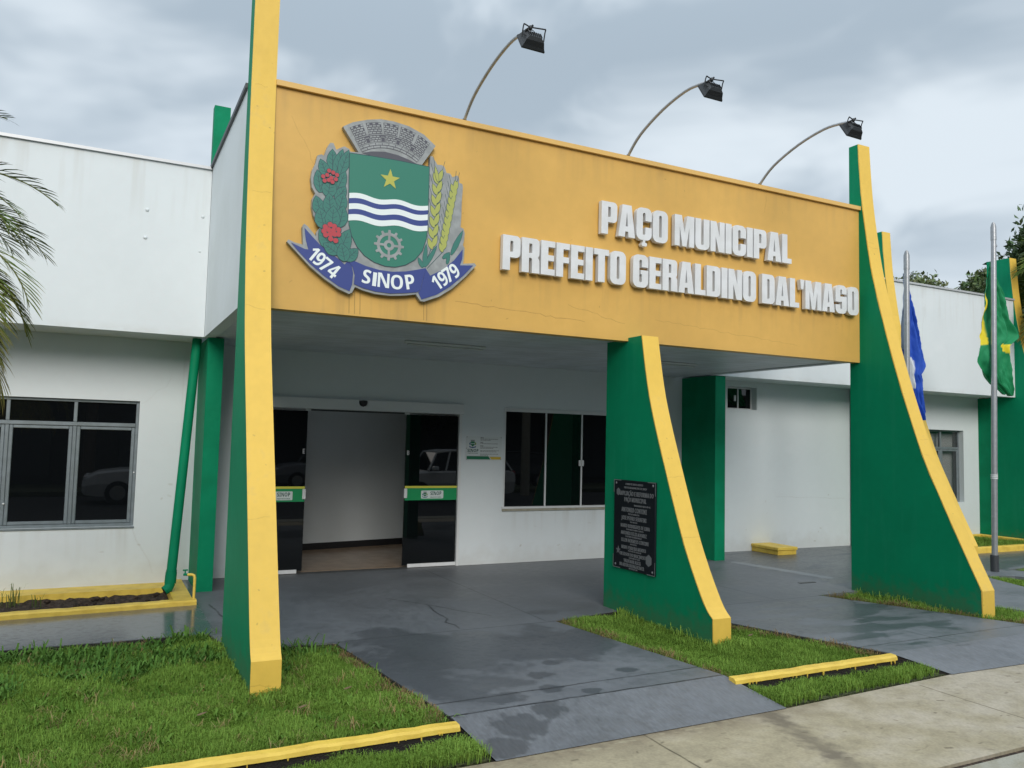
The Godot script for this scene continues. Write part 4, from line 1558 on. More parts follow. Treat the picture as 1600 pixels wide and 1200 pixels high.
func glyph(c: String) -> Array:      # [width, polygons] for a cap height of 1
	var S := 0.235
	match c:
		"I":
			return [S + 0.01, [rect(0, 0, S + 0.01, 1)]]
		"L":
			return [0.43, [join([rect(0, 0, S, 1), rect(0, 0, 0.43, 0.17)])]]
		"P":
			return [0.56, cut([join([rect(0, 0, S, 1), round_rect(0, 0.37, 0.56, 1, 0.14, 3)])], round_rect(S, 0.53, 0.33, 0.845, 0.035, 3))]
		"R":
			return [0.58, cut([join([rect(0, 0, S, 1), round_rect(0, 0.43, 0.57, 1, 0.13, 3), poly([0.335, 0, 0.58, 0, 0.575, 0.36, 0.53, 0.47, 0.45, 0.52, 0.3, 0.52, 0.3, 0.43, 0.335, 0.4])])], round_rect(S, 0.57, 0.335, 0.845, 0.03, 3))]
		"E":
			return [0.46, [join([rect(0, 0, S, 1), rect(0, 0, 0.46, 0.175), rect(0, 0.42, 0.43, 0.585), rect(0, 0.825, 0.46, 1)])]]
		"F":
			return [0.45, [join([rect(0, 0, S, 1), rect(0, 0.42, 0.43, 0.59), rect(0, 0.825, 0.45, 1)])]]
		"T":
			return [0.53, [join([rect(0.147, 0, 0.383, 1), rect(0, 0.82, 0.53, 1)])]]
		"O":
			return [0.57, cut([round_rect(0, -0.01, 0.57, 1.01, 0.19)], round_rect(S, 0.15, 0.335, 0.85, 0.045))]
		"D":
			return [0.57, cut([round_rect(0, 0, 0.57, 1, 0.17, 3)], round_rect(S, 0.165, 0.335, 0.835, 0.04, 3))]
		"C", "Ç":
			var p := cut([round_rect(0, -0.01, 0.57, 1.01, 0.19)], round_rect(S, 0.15, 0.335, 0.85, 0.045))
			var q := []
			for k in p:
				q.append_array(Geometry2D.clip_polygons(k, rect(0.285, 0.4, 0.7, 0.6)))
			if c == "Ç":
				q.append(join([rect(0.25, -0.09, 0.33, -0.012), round_rect(0.2, -0.2, 0.4, -0.085, 0.05)]))
			return [0.57, q]
		"G":
			var p := cut([round_rect(0, -0.01, 0.57, 1.01, 0.19)], round_rect(S, 0.15, 0.335, 0.85, 0.045))
			var q := []
			for k in p:
				q.append_array(Geometry2D.clip_polygons(k, rect(0.285, 0.535, 0.7, 0.63)))
			q.append(rect(0.287, 0.4, 0.336, 0.534))
			return [0.57, q]
		"U":
			return [0.57, [Geometry2D.clip_polygons(round_rect(0, -0.01, 0.57, 1, 0.19, 9), rect(S, 0.15, 0.335, 1.2))[0]]]
		"N":
			return [0.58, [poly([0, 0, 0, 1, 0.235, 1, 0.375, 0.5, 0.375, 1, 0.58, 1, 0.58, 0, 0.345, 0, 0.205, 0.5, 0.205, 0])]]
		"M":
			return [0.77, [poly([0, 0, 0, 1, 0.275, 1, 0.385, 0.44, 0.495, 1, 0.77, 1, 0.77, 0, 0.575, 0, 0.575, 0.63, 0.465, 0, 0.305, 0, 0.195, 0.63, 0.195, 0])]]
		"A":
			return [0.61, cut([poly([0, 0, 0.14, 1, 0.47, 1, 0.61, 0, 0.37, 0, 0.36, 0.17, 0.25, 0.17, 0.24, 0])], poly([0.262, 0.33, 0.348, 0.33, 0.305, 0.78]))]
		"S":
			var p := round_rect(0, -0.01, 0.56, 1.01, 0.19)
			var top: PackedVector2Array = join([round_rect(S, 0.6, 0.33, 0.86, 0.04), rect(0.29, 0.61, 0.7, 0.7)])
			var low: PackedVector2Array = join([round_rect(S - 0.005, 0.14, 0.325, 0.42, 0.04), rect(-0.2, 0.31, 0.27, 0.405)])
			return [0.56, [Geometry2D.clip_polygons(Geometry2D.clip_polygons(p, top)[0], low)[0]]]
		"'":
			return [0.2, [poly([0.05, 0.66, 0.15, 0.66, 0.2, 1.0, 0.0, 1.0])]]
	return [0.25, []]


func raised_line(words: String, x0: float, x1: float, y: float, h: float, label: String) -> void:
	var total := 0.0
	for c in words:
		total += (0.22 if c == " " else glyph(c)[0] + 0.05)
	total -= 0.05
	var k := (x1 - x0) / total
	var o := thing("raised_lettering", label, "lettering", Vector3((x0 + x1) * 0.5, y, 0.0))
	var x := x0
	for c in words:
		if c == " ":
			x += 0.22 * k
			continue
		var g := glyph(c)
		var s := st()
		for p in g[1]:
			prism(s, p, Vector3(x, y, 0.022), Vector3.RIGHT * k, Vector3.UP * h, 0.055)
		obj("letter", s, M.letter, o)
		x += (g[0] + 0.05) * k


func _lettering() -> void:
	raised_line("PAÇO MUNICIPAL", 3.537, 6.232, 3.935, 0.345, "upper, shorter row of raised white capital letters on the yellow fascia")
	raised_line("PREFEITO GERALDINO DAL'MASO", 2.402, 7.375, 3.42, 0.345, "lower, longer row of raised white capital letters on the yellow fascia")


# ---------------------------------------------------------------- plaque, sign, ceiling lights
func _wall_things() -> void:
	var p := thing("plaque", "dark bronze plaque with rows of small names on the short green fin", "plaque", Vector3(3.947, 0.45, 0.17))
	# it hangs on the left face of the short fin: across = +z, up = +y, out = -x
	var bronze := plain(lin(0.012, 0.016, 0.022), 0.38, 0.4)
	var worn := plain(lin(0.2, 0.21, 0.22), 0.45, 0.3)
	var s := st()
	cbox(s, Vector3(3.926, 0.455, -0.19), Vector3(3.946, 1.375, 0.53), 0.005)
	obj("plate", s, bronze, p)
	var turn := Basis(Vector3.BACK, Vector3.UP, Vector3.LEFT)
	var rows := [["ESTADO DE MATO GROSSO", 1.335, 0.02, 0.0], ["PREFEITURA MUNICIPAL DE SINOP", 1.298, 0.02, 0.02], ["AMPLIAÇÃO E REFORMA DO", 1.238, 0.044, 0.03], ["PAÇO MUNICIPAL", 1.175, 0.044, 0.02], ["INAUGURADO EM 14-09-96", 1.122, 0.018, 0.14], ["ANTONIO CONTINI", 1.07, 0.046, 0.0], ["PREFEITO MUNICIPAL", 1.028, 0.016, 0.0], ["JOSE PEDRO SERAFINI", 0.985, 0.04, 0.0], ["VICE PREFEITO", 0.948, 0.015, 0.0], ["MARIO RODRIGUES DE LIMA", 0.905, 0.036, 0.02], ["SECRETARIO DE OBRAS E SERVICOS", 0.87, 0.015, 0.02], ["ANTONIO FELIX ALVAREZ", 0.83, 0.036, 0.0], ["SECRETARIO DE ADMINISTRACAO", 0.797, 0.015, 0.0], ["ELLEN NORMEUS CONTINI", 0.757, 0.036, 0.02], ["ACAO SOCIAL", 0.723, 0.015, 0.0], ["NEIDE FERREIRA MENDES", 0.683, 0.034, 0.0], ["SECRETARIA DE EDUCACAO", 0.652, 0.015, 0.02], ["DR EDSON DO NASCIMENTO", 0.613, 0.034, 0.0], ["SECRETARIO DE SAUDE", 0.582, 0.015, 0.02], ["VALDEMAR ALICK", 0.547, 0.034, -0.02], ["DR ARTUR BUENGHEIMER", 0.503, 0.034, -0.03], ["ENGENHEIRO CIVIL", 0.474, 0.014, 0.0]]
	for r in rows:
		text(r[0], Vector3(3.9265, r[1], 0.17 + r[3]), r[2], 0.003, worn, p, 0.0, 0.74 if r[2] > 0.025 else 0.9, r[2] > 0.025, "lettering", turn)
	for c in [[-0.15, 1.34], [0.49, 1.34], [-0.15, 0.49], [0.49, 0.49]]:
		s = st()
		ball(s, Vector3(3.926, c[1], c[0]), Vector3(0.006, 0.014, 0.014), 10)
		obj("rivet", s, worn, p)
		s = st()
		var dz: float = 0.04 if c[0] < 0.1 else -0.04
		var dy: float = -0.05 if c[1] > 1.0 else 0.05
		box(s, Vector3(3.9245, c[1] - dy * 0.6 - 0.004, minf(c[0] - dz, c[0] + dz * 2.2)), Vector3(3.9255, c[1] - dy * 0.6 + 0.004, maxf(c[0] - dz, c[0] + dz * 2.2)))
		box(s, Vector3(3.9242, minf(c[1] - dy * 0.6, c[1] + dy * 2.0), c[0] - dz - 0.004), Vector3(3.9252, maxf(c[1] - dy * 0.6, c[1] + dy * 2.0), c[0] - dz + 0.004))
		obj("corner_ornament", s, worn, p)
	for c in [[-0.11, 1.25, 0.03], [0.43, 0.6, 0.045]]:
		s = st()
		prism(s, poly([-c[2], 0.6 * c[2], 0, 1.3 * c[2], c[2], 0.6 * c[2], c[2], -0.8 * c[2], 0, -1.4 * c[2], -c[2], -0.8 * c[2]]), Vector3(3.9259, c[1], c[0]), Vector3.BACK, Vector3.UP, 0.002)
		obj("crest_relief", s, worn, p)
	s = st()
	var star := PackedVector2Array()
	for k in 10:
		star.append(Vector2.from_angle(PI / 2 + TAU * k / 10.0) * (0.045 if k % 2 == 0 else 0.018))
	prism(s, star, Vector3(3.9259, 0.64, -0.1), Vector3.BACK, Vector3.UP, 0.002)
	obj("star_relief", s, worn, p)
	# information sign beside the door
	var i := thing("information_sign", "small white information sign with green and yellow foot strip beside the sliding door", "sign", Vector3(3.93, 1.47, ZL))
	var plate_m := plain(lin(0.62, 0.66, 0.66), 0.3)
	s = st()
	prism(s, round_rect(3.645, 1.475, 4.205, 1.81, 0.012), Vector3(0, 0, ZL + 0.004), Vector3.RIGHT, Vector3.UP, 0.008)
	obj("panel", s, plate_m, i)
	var z := ZL + 0.0122
	s = st()
	prism(s, poly([3.655, 1.484, 4.03, 1.484, 3.995, 1.53, 3.655, 1.53]), Vector3(0, 0, z), Vector3.RIGHT, Vector3.UP, 0.001)
	obj("green_strip", s, plain(lin(0.01, 0.16, 0.075), 0.4), i)
	s = st()
	prism(s, poly([4.045, 1.484, 4.195, 1.484, 4.195, 1.522, 4.015, 1.522]), Vector3(0, 0, z), Vector3.RIGHT, Vector3.UP, 0.001)
	obj("yellow_strip", s, plain(lin(0.6, 0.42, 0.04), 0.4), i)
	tiny_arms(Vector3(3.745, 1.705, z), 0.055, i)
	text("SINOP", Vector3(3.75, 1.608, z), 0.042, 0.0008, plain(lin(0.01, 0.07, 0.05), 0.5), i, 0.0, 0.98)
	text("PREFEITURA", Vector3(3.75, 1.57, z), 0.011, 0.0008, plain(lin(0.1, 0.13, 0.12), 0.5), i, 0.0, 1.8)
	s = st()
	var y := 1.792
	for r in [[0.045, 2], [0.28, 1], [0.16, 1], [0.0, 0], [0.035, 2], [0.27, 1], [0.0, 0], [0.045, 2], [0.27, 1], [0.2, 1], [0.0, 0], [0.29, 1], [0.25, 1], [0.0, 0], [0.29, 1], [0.12, 1]]:
		if r[0] > 0.0:
			# each row of print is a run of small word marks
			var x := 3.865
			while x < 3.865 + r[0]:
				var wl := rng.randf_range(0.012, 0.036)
				box(s, Vector3(x, y - (0.006 if r[1] == 2 else 0.004), z), Vector3(minf(x + wl, 3.87 + r[0]), y + (0.006 if r[1] == 2 else 0.003), z + 0.0006))
				x += wl + 0.006
		y -= 0.0165
	obj("small_print", s, plain(lin(0.13, 0.14, 0.14), 0.5), i)
	for c in [[3.655, 1.8], [4.195, 1.8], [3.655, 1.485], [4.195, 1.485], [3.65, 1.64]]:
		s = st()
		ball(s, Vector3(c[0], c[1], z), Vector3(0.009, 0.009, 0.006), 8)
		obj("screw", s, M.galv, i)
	# bare fluorescent battens under the canopy
	for k in 2:
		var x0 := 2.02 if k == 0 else 5.2
		var l := thing("ceiling_light", ["slim fluorescent light fitting under the canopy, in front of the door", "slim fluorescent light fitting under the canopy, right of the short fin"][k], "ceiling light", Vector3(x0 + 0.5, 2.86, -1.6), "ceiling lights under the canopy")
		s = st()
		cbox(s, Vector3(x0, 2.832, -1.64), Vector3(x0 + 1.0, 2.8615, -1.56), 0.008)
		obj("fitting", s, M.white_metal, l)
		s = st()
		tube(s, [Vector3(x0 + 0.03, 2.82, -1.6), Vector3(x0 + 0.97, 2.82, -1.6)], 0.011, 10)
		obj("tube", s, plain(lin(0.6, 0.62, 0.62), 0.2), l)


# ---------------------------------------------------------------- floodlights on their curved arms
func _floodlights() -> void:
	var labels := ["black floodlight on a curved arm above the coat of arms, leftmost of three", "black floodlight on a curved arm above the upper lettering, middle of three", "black floodlight on a curved arm beside the tall right fin, rightmost of three"]
	var xs := [2.0, 3.93, 5.82]
	var proto: Node3D = null
	for k in 3:
		if proto:
			var d := proto.duplicate()
			d.name = numbered(self, "floodlight")
			add_child(d)
			d.position = Vector3(xs[k], Y1, -0.05)
			if k == 2:
				d.rotation.z = -0.02
			tag(d, labels[k], "floodlight", "floodlights above the fascia")
			continue
		var o := thing("floodlight", labels[0], "floodlight", Vector3(xs[0], Y1, -0.05), "floodlights above the fascia")
		proto = o
		offset_of.erase(o)
		var key := [Vector3(0, -0.05, -0.03), Vector3(0, 0.03, 0.03), Vector3(0, 0.19, 0.25), Vector3(0, 0.32, 0.62), Vector3(0, 0.378, 0.98), Vector3(0, 0.36, 1.22), Vector3(0, 0.33, 1.36)]
		var pts := []
		for j in key.size() - 1:
			for q in 4:
				pts.append(key[j].cubic_interpolate(key[j + 1], key[maxi(j - 1, 0)], key[mini(j + 2, key.size() - 1)], q / 4.0))
		pts.append(key[-1])
		var s := st()
		tube(s, pts, 0.0155, 10)
		obj("arm", s, M.galv, o)
		s = st()
		tube(s, [Vector3(0, -0.03, -0.015), Vector3(0, 0.035, 0.034)], 0.02, 10)
		obj("collar", s, M.black_metal, o)
		# housing: lens plane faces back and down towards the wall
		var pivot := Vector3(0.045, 0.262, 1.31)
		var n := Vector3(0, -0.55, -0.83).normalized()     # the way the lens looks
		var u := Vector3.RIGHT
		var v := n.cross(u).normalized() * -1.0
		if v.y < 0.0:
			v = -v
		var at := func(a: float, b: float, c: float) -> Vector3: return pivot + u * a + v * b + n * c
		s = st()
		var rings := [[0.108, 0.085, 0.03], [0.108, 0.085, 0.018], [0.097, 0.074, 0.0], [0.082, 0.058, -0.042], [0.055, 0.034, -0.066]]
		var quads := []
		for r in rings:
			quads.append([at.call(-r[0], -r[1], r[2]), at.call(r[0], -r[1], r[2]), at.call(r[0], r[1], r[2]), at.call(-r[0], r[1], r[2])])
		for j in quads.size() - 1:
			for q in 4:
				var a: Vector3 = quads[j][q]
				var b: Vector3 = quads[j][(q + 1) % 4]
				flat_quad(s, a, b, quads[j + 1][(q + 1) % 4], quads[j + 1][q], (a + b) * 0.5 - pivot)
		flat_quad(s, quads[-1][0], quads[-1][1], quads[-1][2], quads[-1][3], -n)
		var body := obj("housing", s, M.black_metal, o)
		s = st()
		var r0 := 0.098
		var r1 := 0.075
		flat_quad(s, at.call(-r0, -r1, 0.031), at.call(r0, -r1, 0.031), at.call(r0, r1, 0.031), at.call(-r0, r1, 0.031), n)
		obj("lens", s, plain(lin(0.5, 0.53, 0.55), 0.15), body)
		s = st()
		flat_quad(s, at.call(-0.109, -0.086, 0.0304), at.call(0.109, -0.086, 0.0304), at.call(0.109, 0.086, 0.0304), at.call(-0.109, 0.086, 0.0304), n)
		obj("rim", s, M.galv, body)
		# fins across the back
		s = st()
		for j in 7:
			var x := -0.06 + 0.02 * j
			flat_quad(s, at.call(x, -0.045, -0.048), at.call(x, 0.045, -0.048), at.call(x, 0.03, -0.073), at.call(x, -0.03, -0.073), u)
		obj("cooling_ribs", s, M.black_metal, body)
		# bracket: two uprights and a cross bar clamped to the arm
		s = st()
		for sg in [-1.0, 1.0]:
			tube(s, [at.call(sg * 0.103, 0.0, -0.02), at.call(sg * 0.103, 0, -0.02) + Vector3(0, 0.07, 0.02), at.call(sg * 0.103, 0, -0.02) + Vector3(-0.0, 0.095, 0.035)], 0.0055, 6)
		tube(s, [at.call(-0.103, 0, -0.02) + Vector3(0, 0.095, 0.035), Vector3(0, 0.352, 1.36), at.call(0.103, 0, -0.02) + Vector3(0, 0.095, 0.035)], 0.006, 6)
		obj("bracket", s, M.black_metal, o)
		s = st()
		ball(s, Vector3(0, 0.345, 1.365), Vector3(0.018, 0.022, 0.018), 10)
		tube(s, [Vector3(-0.03, 0.33, 1.33), Vector3(0.02, 0.365, 1.38)], 0.009, 8)
		obj("clamp", s, M.black_metal, o)
		s = st()
		tube(s, [Vector3(0.0, 0.352, 1.29), Vector3(0.035, 0.345, 1.34), Vector3(0.05, 0.315, 1.36), Vector3(0.03, 0.295, 1.36), Vector3(0.0, 0.31, 1.33), Vector3(-0.04, 0.33, 1.33), Vector3(-0.06, 0.3, 1.33), Vector3(-0.03, 0.27, 1.36)], 0.004, 6)
		obj("cable", s, M.black, o)


# ---------------------------------------------------------------- kerbs, planting beds, tap
func rough_kerb(pts: Array, wide: Vector3, top: float, foot: float, sd: int, called: String, label: String) -> MeshInstance3D:
	# pts run along the outer top edge; wide reaches to the inner top edge. The painted skin has an uneven lower border and a few runs.
	var n := fbm(sd, 3.0, 4)
	var line := []
	for k in pts.size() - 1:
		var a: Vector2 = pts[k]
		var b: Vector2 = pts[k + 1]
		var m := maxi(2, int(a.distance_to(b) / 0.045))
		for j in m:
			line.append(a.lerp(b, float(j) / m))
	line.append(pts[-1])
	var s := st()
	for k in line.size() - 1:
		var q := []
		for e in [k, k + 1]:
			var p: Vector2 = line[e]
			var h := n.get_noise_2d(p.x * 1.3, p.y) * 0.007
			var o := n.get_noise_2d(p.x * 1.7, p.y + 8.0) * 0.008
			q.append([Vector3(p.x, foot, p.y + o + 0.006), Vector3(p.x, top - 0.014 + h, p.y + o), Vector3(p.x, top + h, p.y + o - 0.014), Vector3(p.x, top + h + 0.002, p.y) + wide, Vector3(p.x, foot, p.y) + wide])
		for j in 4:
			flat_quad(s, q[0][j], q[1][j], q[1][j + 1], q[0][j + 1], [Vector3.BACK, Vector3(0, 1, 1), Vector3.UP, Vector3.FORWARD][j])
		if k == 0 or k == line.size() - 2:
			var e: Array = q[0] if k == 0 else q[1]
			for j in 3:
				tri(s, e[0], e[j + 1], e[j + 2 if j < 3 else 4], Vector3.LEFT if k == 0 else Vector3.RIGHT)
	return lone(called, s, M.kerb_yellow, label, "kerb", "yellow painted kerbs")


func _kerbs() -> void:
	var kerbs := [[[Vector2(-7.0, 2.42), Vector2(-0.79, 2.40), Vector2(1.06, 2.385)], 95, "long yellow painted kerb in front of the left lawn, nearest the sidewalk"], [[Vector2(3.34, 2.305), Vector2(5.15, 2.3)], 96, "short yellow painted kerb in front of the middle lawn"]]
	for k in kerbs:
		rough_kerb(k[0], Vector3(0, 0, -0.07), 0.008, -0.03, k[1], "kerb", k[2])
		var dirt := st()
		var a: Vector2 = k[0][0]
		var b: Vector2 = k[0][-1]
		box(dirt, Vector3(a.x, -0.2, minf(a.y, b.y) - 0.065), Vector3(b.x - 0.01, -0.028, minf(a.y, b.y) - 0.008))
		structure("kerb_foot", dirt, M.slab_edge)
		# runs of paint down the earth face
		var s := st()
		for j in 20:
			var t := rng.randf()
			var p := a.lerp(b, t) if a.x > -3.0 else Vector2(lerpf(-1.6, b.x, t), b.y + 0.005)
			var w := rng.randf_range(0.003, 0.009)
			var l := rng.randf_range(0.008, 0.04)
			prism(s, PackedVector2Array([Vector2(-w, 0.0), Vector2(w, 0.0), Vector2(w * 0.6, -l * 0.7), Vector2(0, -l), Vector2(-w * 0.6, -l * 0.7)]), Vector3(p.x, -0.024, p.y - 0.004), Vector3.RIGHT, Vector3.UP, 0.009)
		var dr := obj("paint_run", s, M.kerb_yellow, get_node("kerb" if k[1] == 95 else "kerb_001"))
		dr.set_meta("kind", "stuff")
	# planting bed under the left window
	var bed := thing("planting_bed", "narrow bare planting bed with yellow kerbs under the left window", "planter", Vector3(-2.0, 0, -2.6))
	var s := st()
	box(s, Vector3(-7.0, -0.2, ZL + 0.001), Vector3(-0.22, -0.015, -3.13))
	obj("footing", s, M.kerb_yellow, bed)
	s = st()
	box(s, Vector3(-0.22, -0.2, ZL + 0.002), Vector3(-0.032, 0.012, -1.95))
	obj("end_block", s, M.kerb_yellow, bed)
	var fk := rough_kerb([Vector2(-7.0, -1.80), Vector2(-1.72, -1.80), Vector2(-0.02, -1.925)], Vector3(0, 0, -0.1), 0.05, -0.1, 97, "front_kerb", "")
	remove_child(fk)
	bed.add_child(fk)
	fk.position = -bed.position
	for m in ["label", "category", "group"]:
		fk.remove_meta(m)
	s = st()
	# lumpy earth
	var n := fbm(98, 3.0, 4)
	var nx := 90
	for i in nx:
		for j in 12:
			var q := []
			for k in [[0, 0], [1, 0], [1, 1], [0, 1]]:
				var x := lerpf(-4.2, -0.221, float(i + k[0]) / nx)
				var z := lerpf(-3.14, -1.9, float(j + k[1]) / 12.0)
				q.append(Vector3(x, -0.075 + n.get_noise_2d(x * 2.0, z * 2.0) * 0.05, z))
			flat_quad(s, q[0], q[1], q[2], q[3], Vector3.UP)
	obj("soil", s, M.soil, bed)
	# loose pipe end and clods at the foot of the rain pipe
	s = st()
	for k in 26:
		var c := Vector3(rng.randf_range(-1.4, -0.23), -0.055, rng.randf_range(-2.95, -2.0))
		var r := rng.randf_range(0.012, 0.04)
		ball(s, c, Vector3(r, r * 0.7, r), 6)
	var cl := obj("clods", s, M.soil, bed)
	cl.set_meta("kind", "stuff")
	# tap on its bent yellow pipe
	var tap := thing("garden_tap", "thin bent yellow water pipe with a tap beside the rear left column", "tap", Vector3(-0.04, 0, -2.02))
	s = st()
	tube(s, [Vector3(-0.04, -0.02, -2.02), Vector3(-0.036, 0.255, -2.05), Vector3(-0.042, 0.278, -2.06), Vector3(-0.06, 0.286, -2.075), Vector3(-0.1, 0.284, -2.1)], 0.0145, 10)
	obj("pipe", s, M.kerb_yellow, tap)
	s = st()
	tube(s, [Vector3(-0.095, 0.284, -2.098), Vector3(-0.14, 0.284, -2.12)], 0.013, 8)
	tube(s, [Vector3(-0.125, 0.28, -2.115), Vector3(-0.125, 0.33, -2.115)], 0.007, 8)
	tube(s, [Vector3(-0.15, 0.33, -2.115), Vector3(-0.1, 0.33, -2.115)], 0.008, 8)
	obj("tap", s, M.green, tap)
	# low box by the right wing wall
	var bx := thing("ground_box", "low flat yellow box with a lid on the paving by the white wall", "box", Vector3(9.2, 0, -3.1))
	s = st()
	cbox(s, Vector3(8.95, 0.0, ZR + 0.003), Vector3(9.36, 0.072, -2.84), 0.004)
	obj("base", s, M.kerb_yellow, bx)
	s = st()
	cbox(s, Vector3(8.935, 0.075, ZR + 0.002), Vector3(9.375, 0.125, -2.825), 0.006)
	obj("lid", s, M.kerb_yellow, bx)
	# bed between the far fins
	var b2 := thing("planting_bed", "small grassy planting bed with yellow kerbs between the two far fins", "planter", Vector3(13.4, 0, -2.6))
	s = st()
	cbox(s, Vector3(11.54, -0.05, -2.02), Vector3(15.09, 0.1, -1.9), 0.01)
	cbox(s, Vector3(14.96, -0.05, ZR + 0.1), Vector3(15.09, 0.1, -2.02), 0.01)
	cbox(s, Vector3(11.54, -0.05, ZR + 0.003), Vector3(15.09, 0.1, ZR + 0.1), 0.01)
	obj("kerb", s, M.kerb_yellow, b2)
	s = st()
	box(s, Vector3(11.54, 0.0, ZR + 0.1), Vector3(14.96, 0.04, -2.02))
	obj("soil", s, M.earth_lawn, b2)


# ---------------------------------------------------------------- flags
func _flags() -> void:
	var poles := [[9.13, -0.6, 4.62, "grey flagpole close behind the tall right fin"], [10.9, -0.485, 5.27, "taller grey flagpole standing free on the paving, right of the other"]]
	for k in 2:
		var q = poles[k]
		var o := thing("flagpole", q[3], "flagpole", Vector3(q[0], 0, q[1]), "flagpoles")
		offset_of.erase(o)
		var s := st()
		var lean := 0.12 if k == 1 else 0.05
		tube(s, [Vector3(0, 0, 0), Vector3(lean * 0.25, 1.35, 0), Vector3(lean, q[2] - 0.28, 0)], [0.041, 0.041, 0.037], 14)
		tube(s, [Vector3(lean, q[2] - 0.28, 0), Vector3(lean, q[2] - 0.08, 0), Vector3(lean, q[2] - 0.02, 0), Vector3(lean, q[2], 0)], [0.042, 0.041, 0.024, 0.004], 14)
		obj("pole", s, M.galv, o)
		s = st()
		tube(s, [Vector3(0, 0, 0), Vector3(0, 0.24, 0)], 0.058, 14)
		obj("foot_sleeve", s, M.dark_flashing, o)
		s = st()
		for y in [1.36, 1.385, 1.41]:
			tube(s, [Vector3(lean * 0.25, y, 0), Vector3(lean * 0.25, y + 0.018, 0)], 0.046, 12)
		tube(s, [Vector3(lean * 0.25 + 0.05, 1.4, 0.01), Vector3(lean * 0.25 + 0.07, 1.45, 0.0)], 0.008, 6)
		obj("rope_binding", s, M.letter, o)
		s = st()
		tube(s, [Vector3(0.055 + lean * 0.25, 1.4, 0.0), Vector3(0.05 + lean * 0.9, q[2] - 0.35, 0.0)], 0.004, 5)
		obj("rope", s, M.letter, o)
		s = st()
		ball(s, Vector3(lean + 0.055, q[2] - 0.36, 0), Vector3(0.018, 0.028, 0.018), 8)
		obj("pulley", s, M.galv, o)
	var cloth := vertex_mat(0.75, 0.12)
	# outlines across the hanging cloth: [height, left, right] in metres from the pole
	var blue := func(u: float, v: float, x: float, y: float) -> Color:
		if y < 3.12 - u * 0.12 and y > 2.56 + u * 0.3 and u < 0.55:
			return Color(0.62, 0.66, 0.72)
		if u < 0.16 and y > 3.2:
			return Color(0.40, 0.45, 0.58)
		return Color(0.014, 0.075, 0.46)
	var green := func(u: float, v: float, x: float, y: float) -> Color:
		if x < -0.06 and y > 3.38 and y < 4.2:
			return Color(0.74, 0.60, 0.02) if not (x < -0.1 and y > 3.62 and y < 3.8) else Color(0.02, 0.04, 0.2)
		if y < 3.43 and y > 3.25 + (0.55 - x) * 0.5 and x > 0.3:
			return Color(0.74, 0.60, 0.02)
		return Color(0.006, 0.23, 0.085)
	hang("flag", Vector3(9.17, 0, -0.6), [[4.3, 0.04, 0.075], [4.1, 0.04, 0.15], [3.9, 0.035, 0.213], [3.75, 0.03, 0.25], [3.5, 0.02, 0.35], [3.2, 0.0, 0.438], [3.02, 0.0, 0.475], [2.95, 0.02, 0.45], [2.85, 0.04, 0.388], [2.75, 0.06, 0.45], [2.6, 0.1, 0.425], [2.45, 0.15, 0.45], [2.3, 0.22, 0.481], [2.2, 0.31, 0.481]], 131, blue, cloth, "blue and white flag hanging limp from the pole by the tall right fin")
	hang("flag", Vector3(11.03, 0, -0.53), [[4.68, 0.04, 0.123], [4.5, 0.02, 0.21], [4.3, -0.03, 0.333], [4.15, -0.075, 0.438], [3.9, -0.11, 0.578], [3.6, -0.13, 0.84], [3.54, -0.135, 0.823], [3.46, -0.14, 0.665], [3.4, -0.145, 0.542], [3.25, -0.19, 0.542], [3.12, -0.21, 0.551], [3.0, -0.16, 0.569], [2.9, -0.11, 0.586], [2.8, 0.0, 0.612], [2.72, 0.18, 0.63], [2.64, 0.33, 0.656]], 132, green, cloth, "green and yellow flag hanging limp behind the free standing pole")


func hang(called: String, at: Vector3, rows: Array, sd: int, paint: Callable, m: Material, label: String) -> void:
	var n := fbm(sd, 1.0, 3)
	var nu := 44
	var nv := 90
	var grid := []
	for j in nv + 1:
		var y := lerpf(rows[0][0], rows[-1][0], float(j) / nv)
		var k := 0
		while k < rows.size() - 2 and rows[k + 1][0] > y:
			k += 1
		var t: float = clampf((rows[k][0] - y) / (rows[k][0] - rows[k + 1][0]), 0, 1)
		var l := lerpf(rows[k][1], rows[k + 1][1], t)
		var r := lerpf(rows[k][2], rows[k + 1][2], t)
		var line := []
		for i in nu + 1:
			var u := float(i) / nu
			var ease := minf(1.0, float(j) / nv * 4.0)
			# folds run down from the upper hoist corner and deepen towards the foot
			var fold := sin(u * 19.0 + n.get_noise_2d(u * 2.0, y * 0.8) * 4.0 + y * 0.8) * 0.035 * ease
			fold += n.get_noise_2d(u * 3.0 + 5.0, y * 1.5) * 0.035 + n.get_noise_2d(u * 9.0, y * 5.0 + 3.0) * 0.018
			line.append(Vector3(lerpf(l, r, u), y + sin(u * 9.0) * 0.012 * ease, -0.055 + fold - 0.05 * absf(u - 0.3)))
		grid.append(line)
	var s := st()
	for j in nv:
		for i in nu:
			for q in [[0, 0, 1, 0, 1, 1], [0, 0, 1, 1, 0, 1]]:
				var v := []
				var id := []
				for e in 3:
					v.append(grid[j + q[e * 2 + 1]][i + q[e * 2]])
					id.append(Vector2(float(i + q[e * 2]) / nu, float(j + q[e * 2 + 1]) / nv))
				for e in [0, 1, 2]:
					s.set_smooth_group(0)
					s.set_color(paint.call(id[e].x, id[e].y, v[e].x, v[e].y))
					s.add_vertex(v[e] + at)
	s.generate_normals()
	lone(called, s, m, label, "flag", "flags")


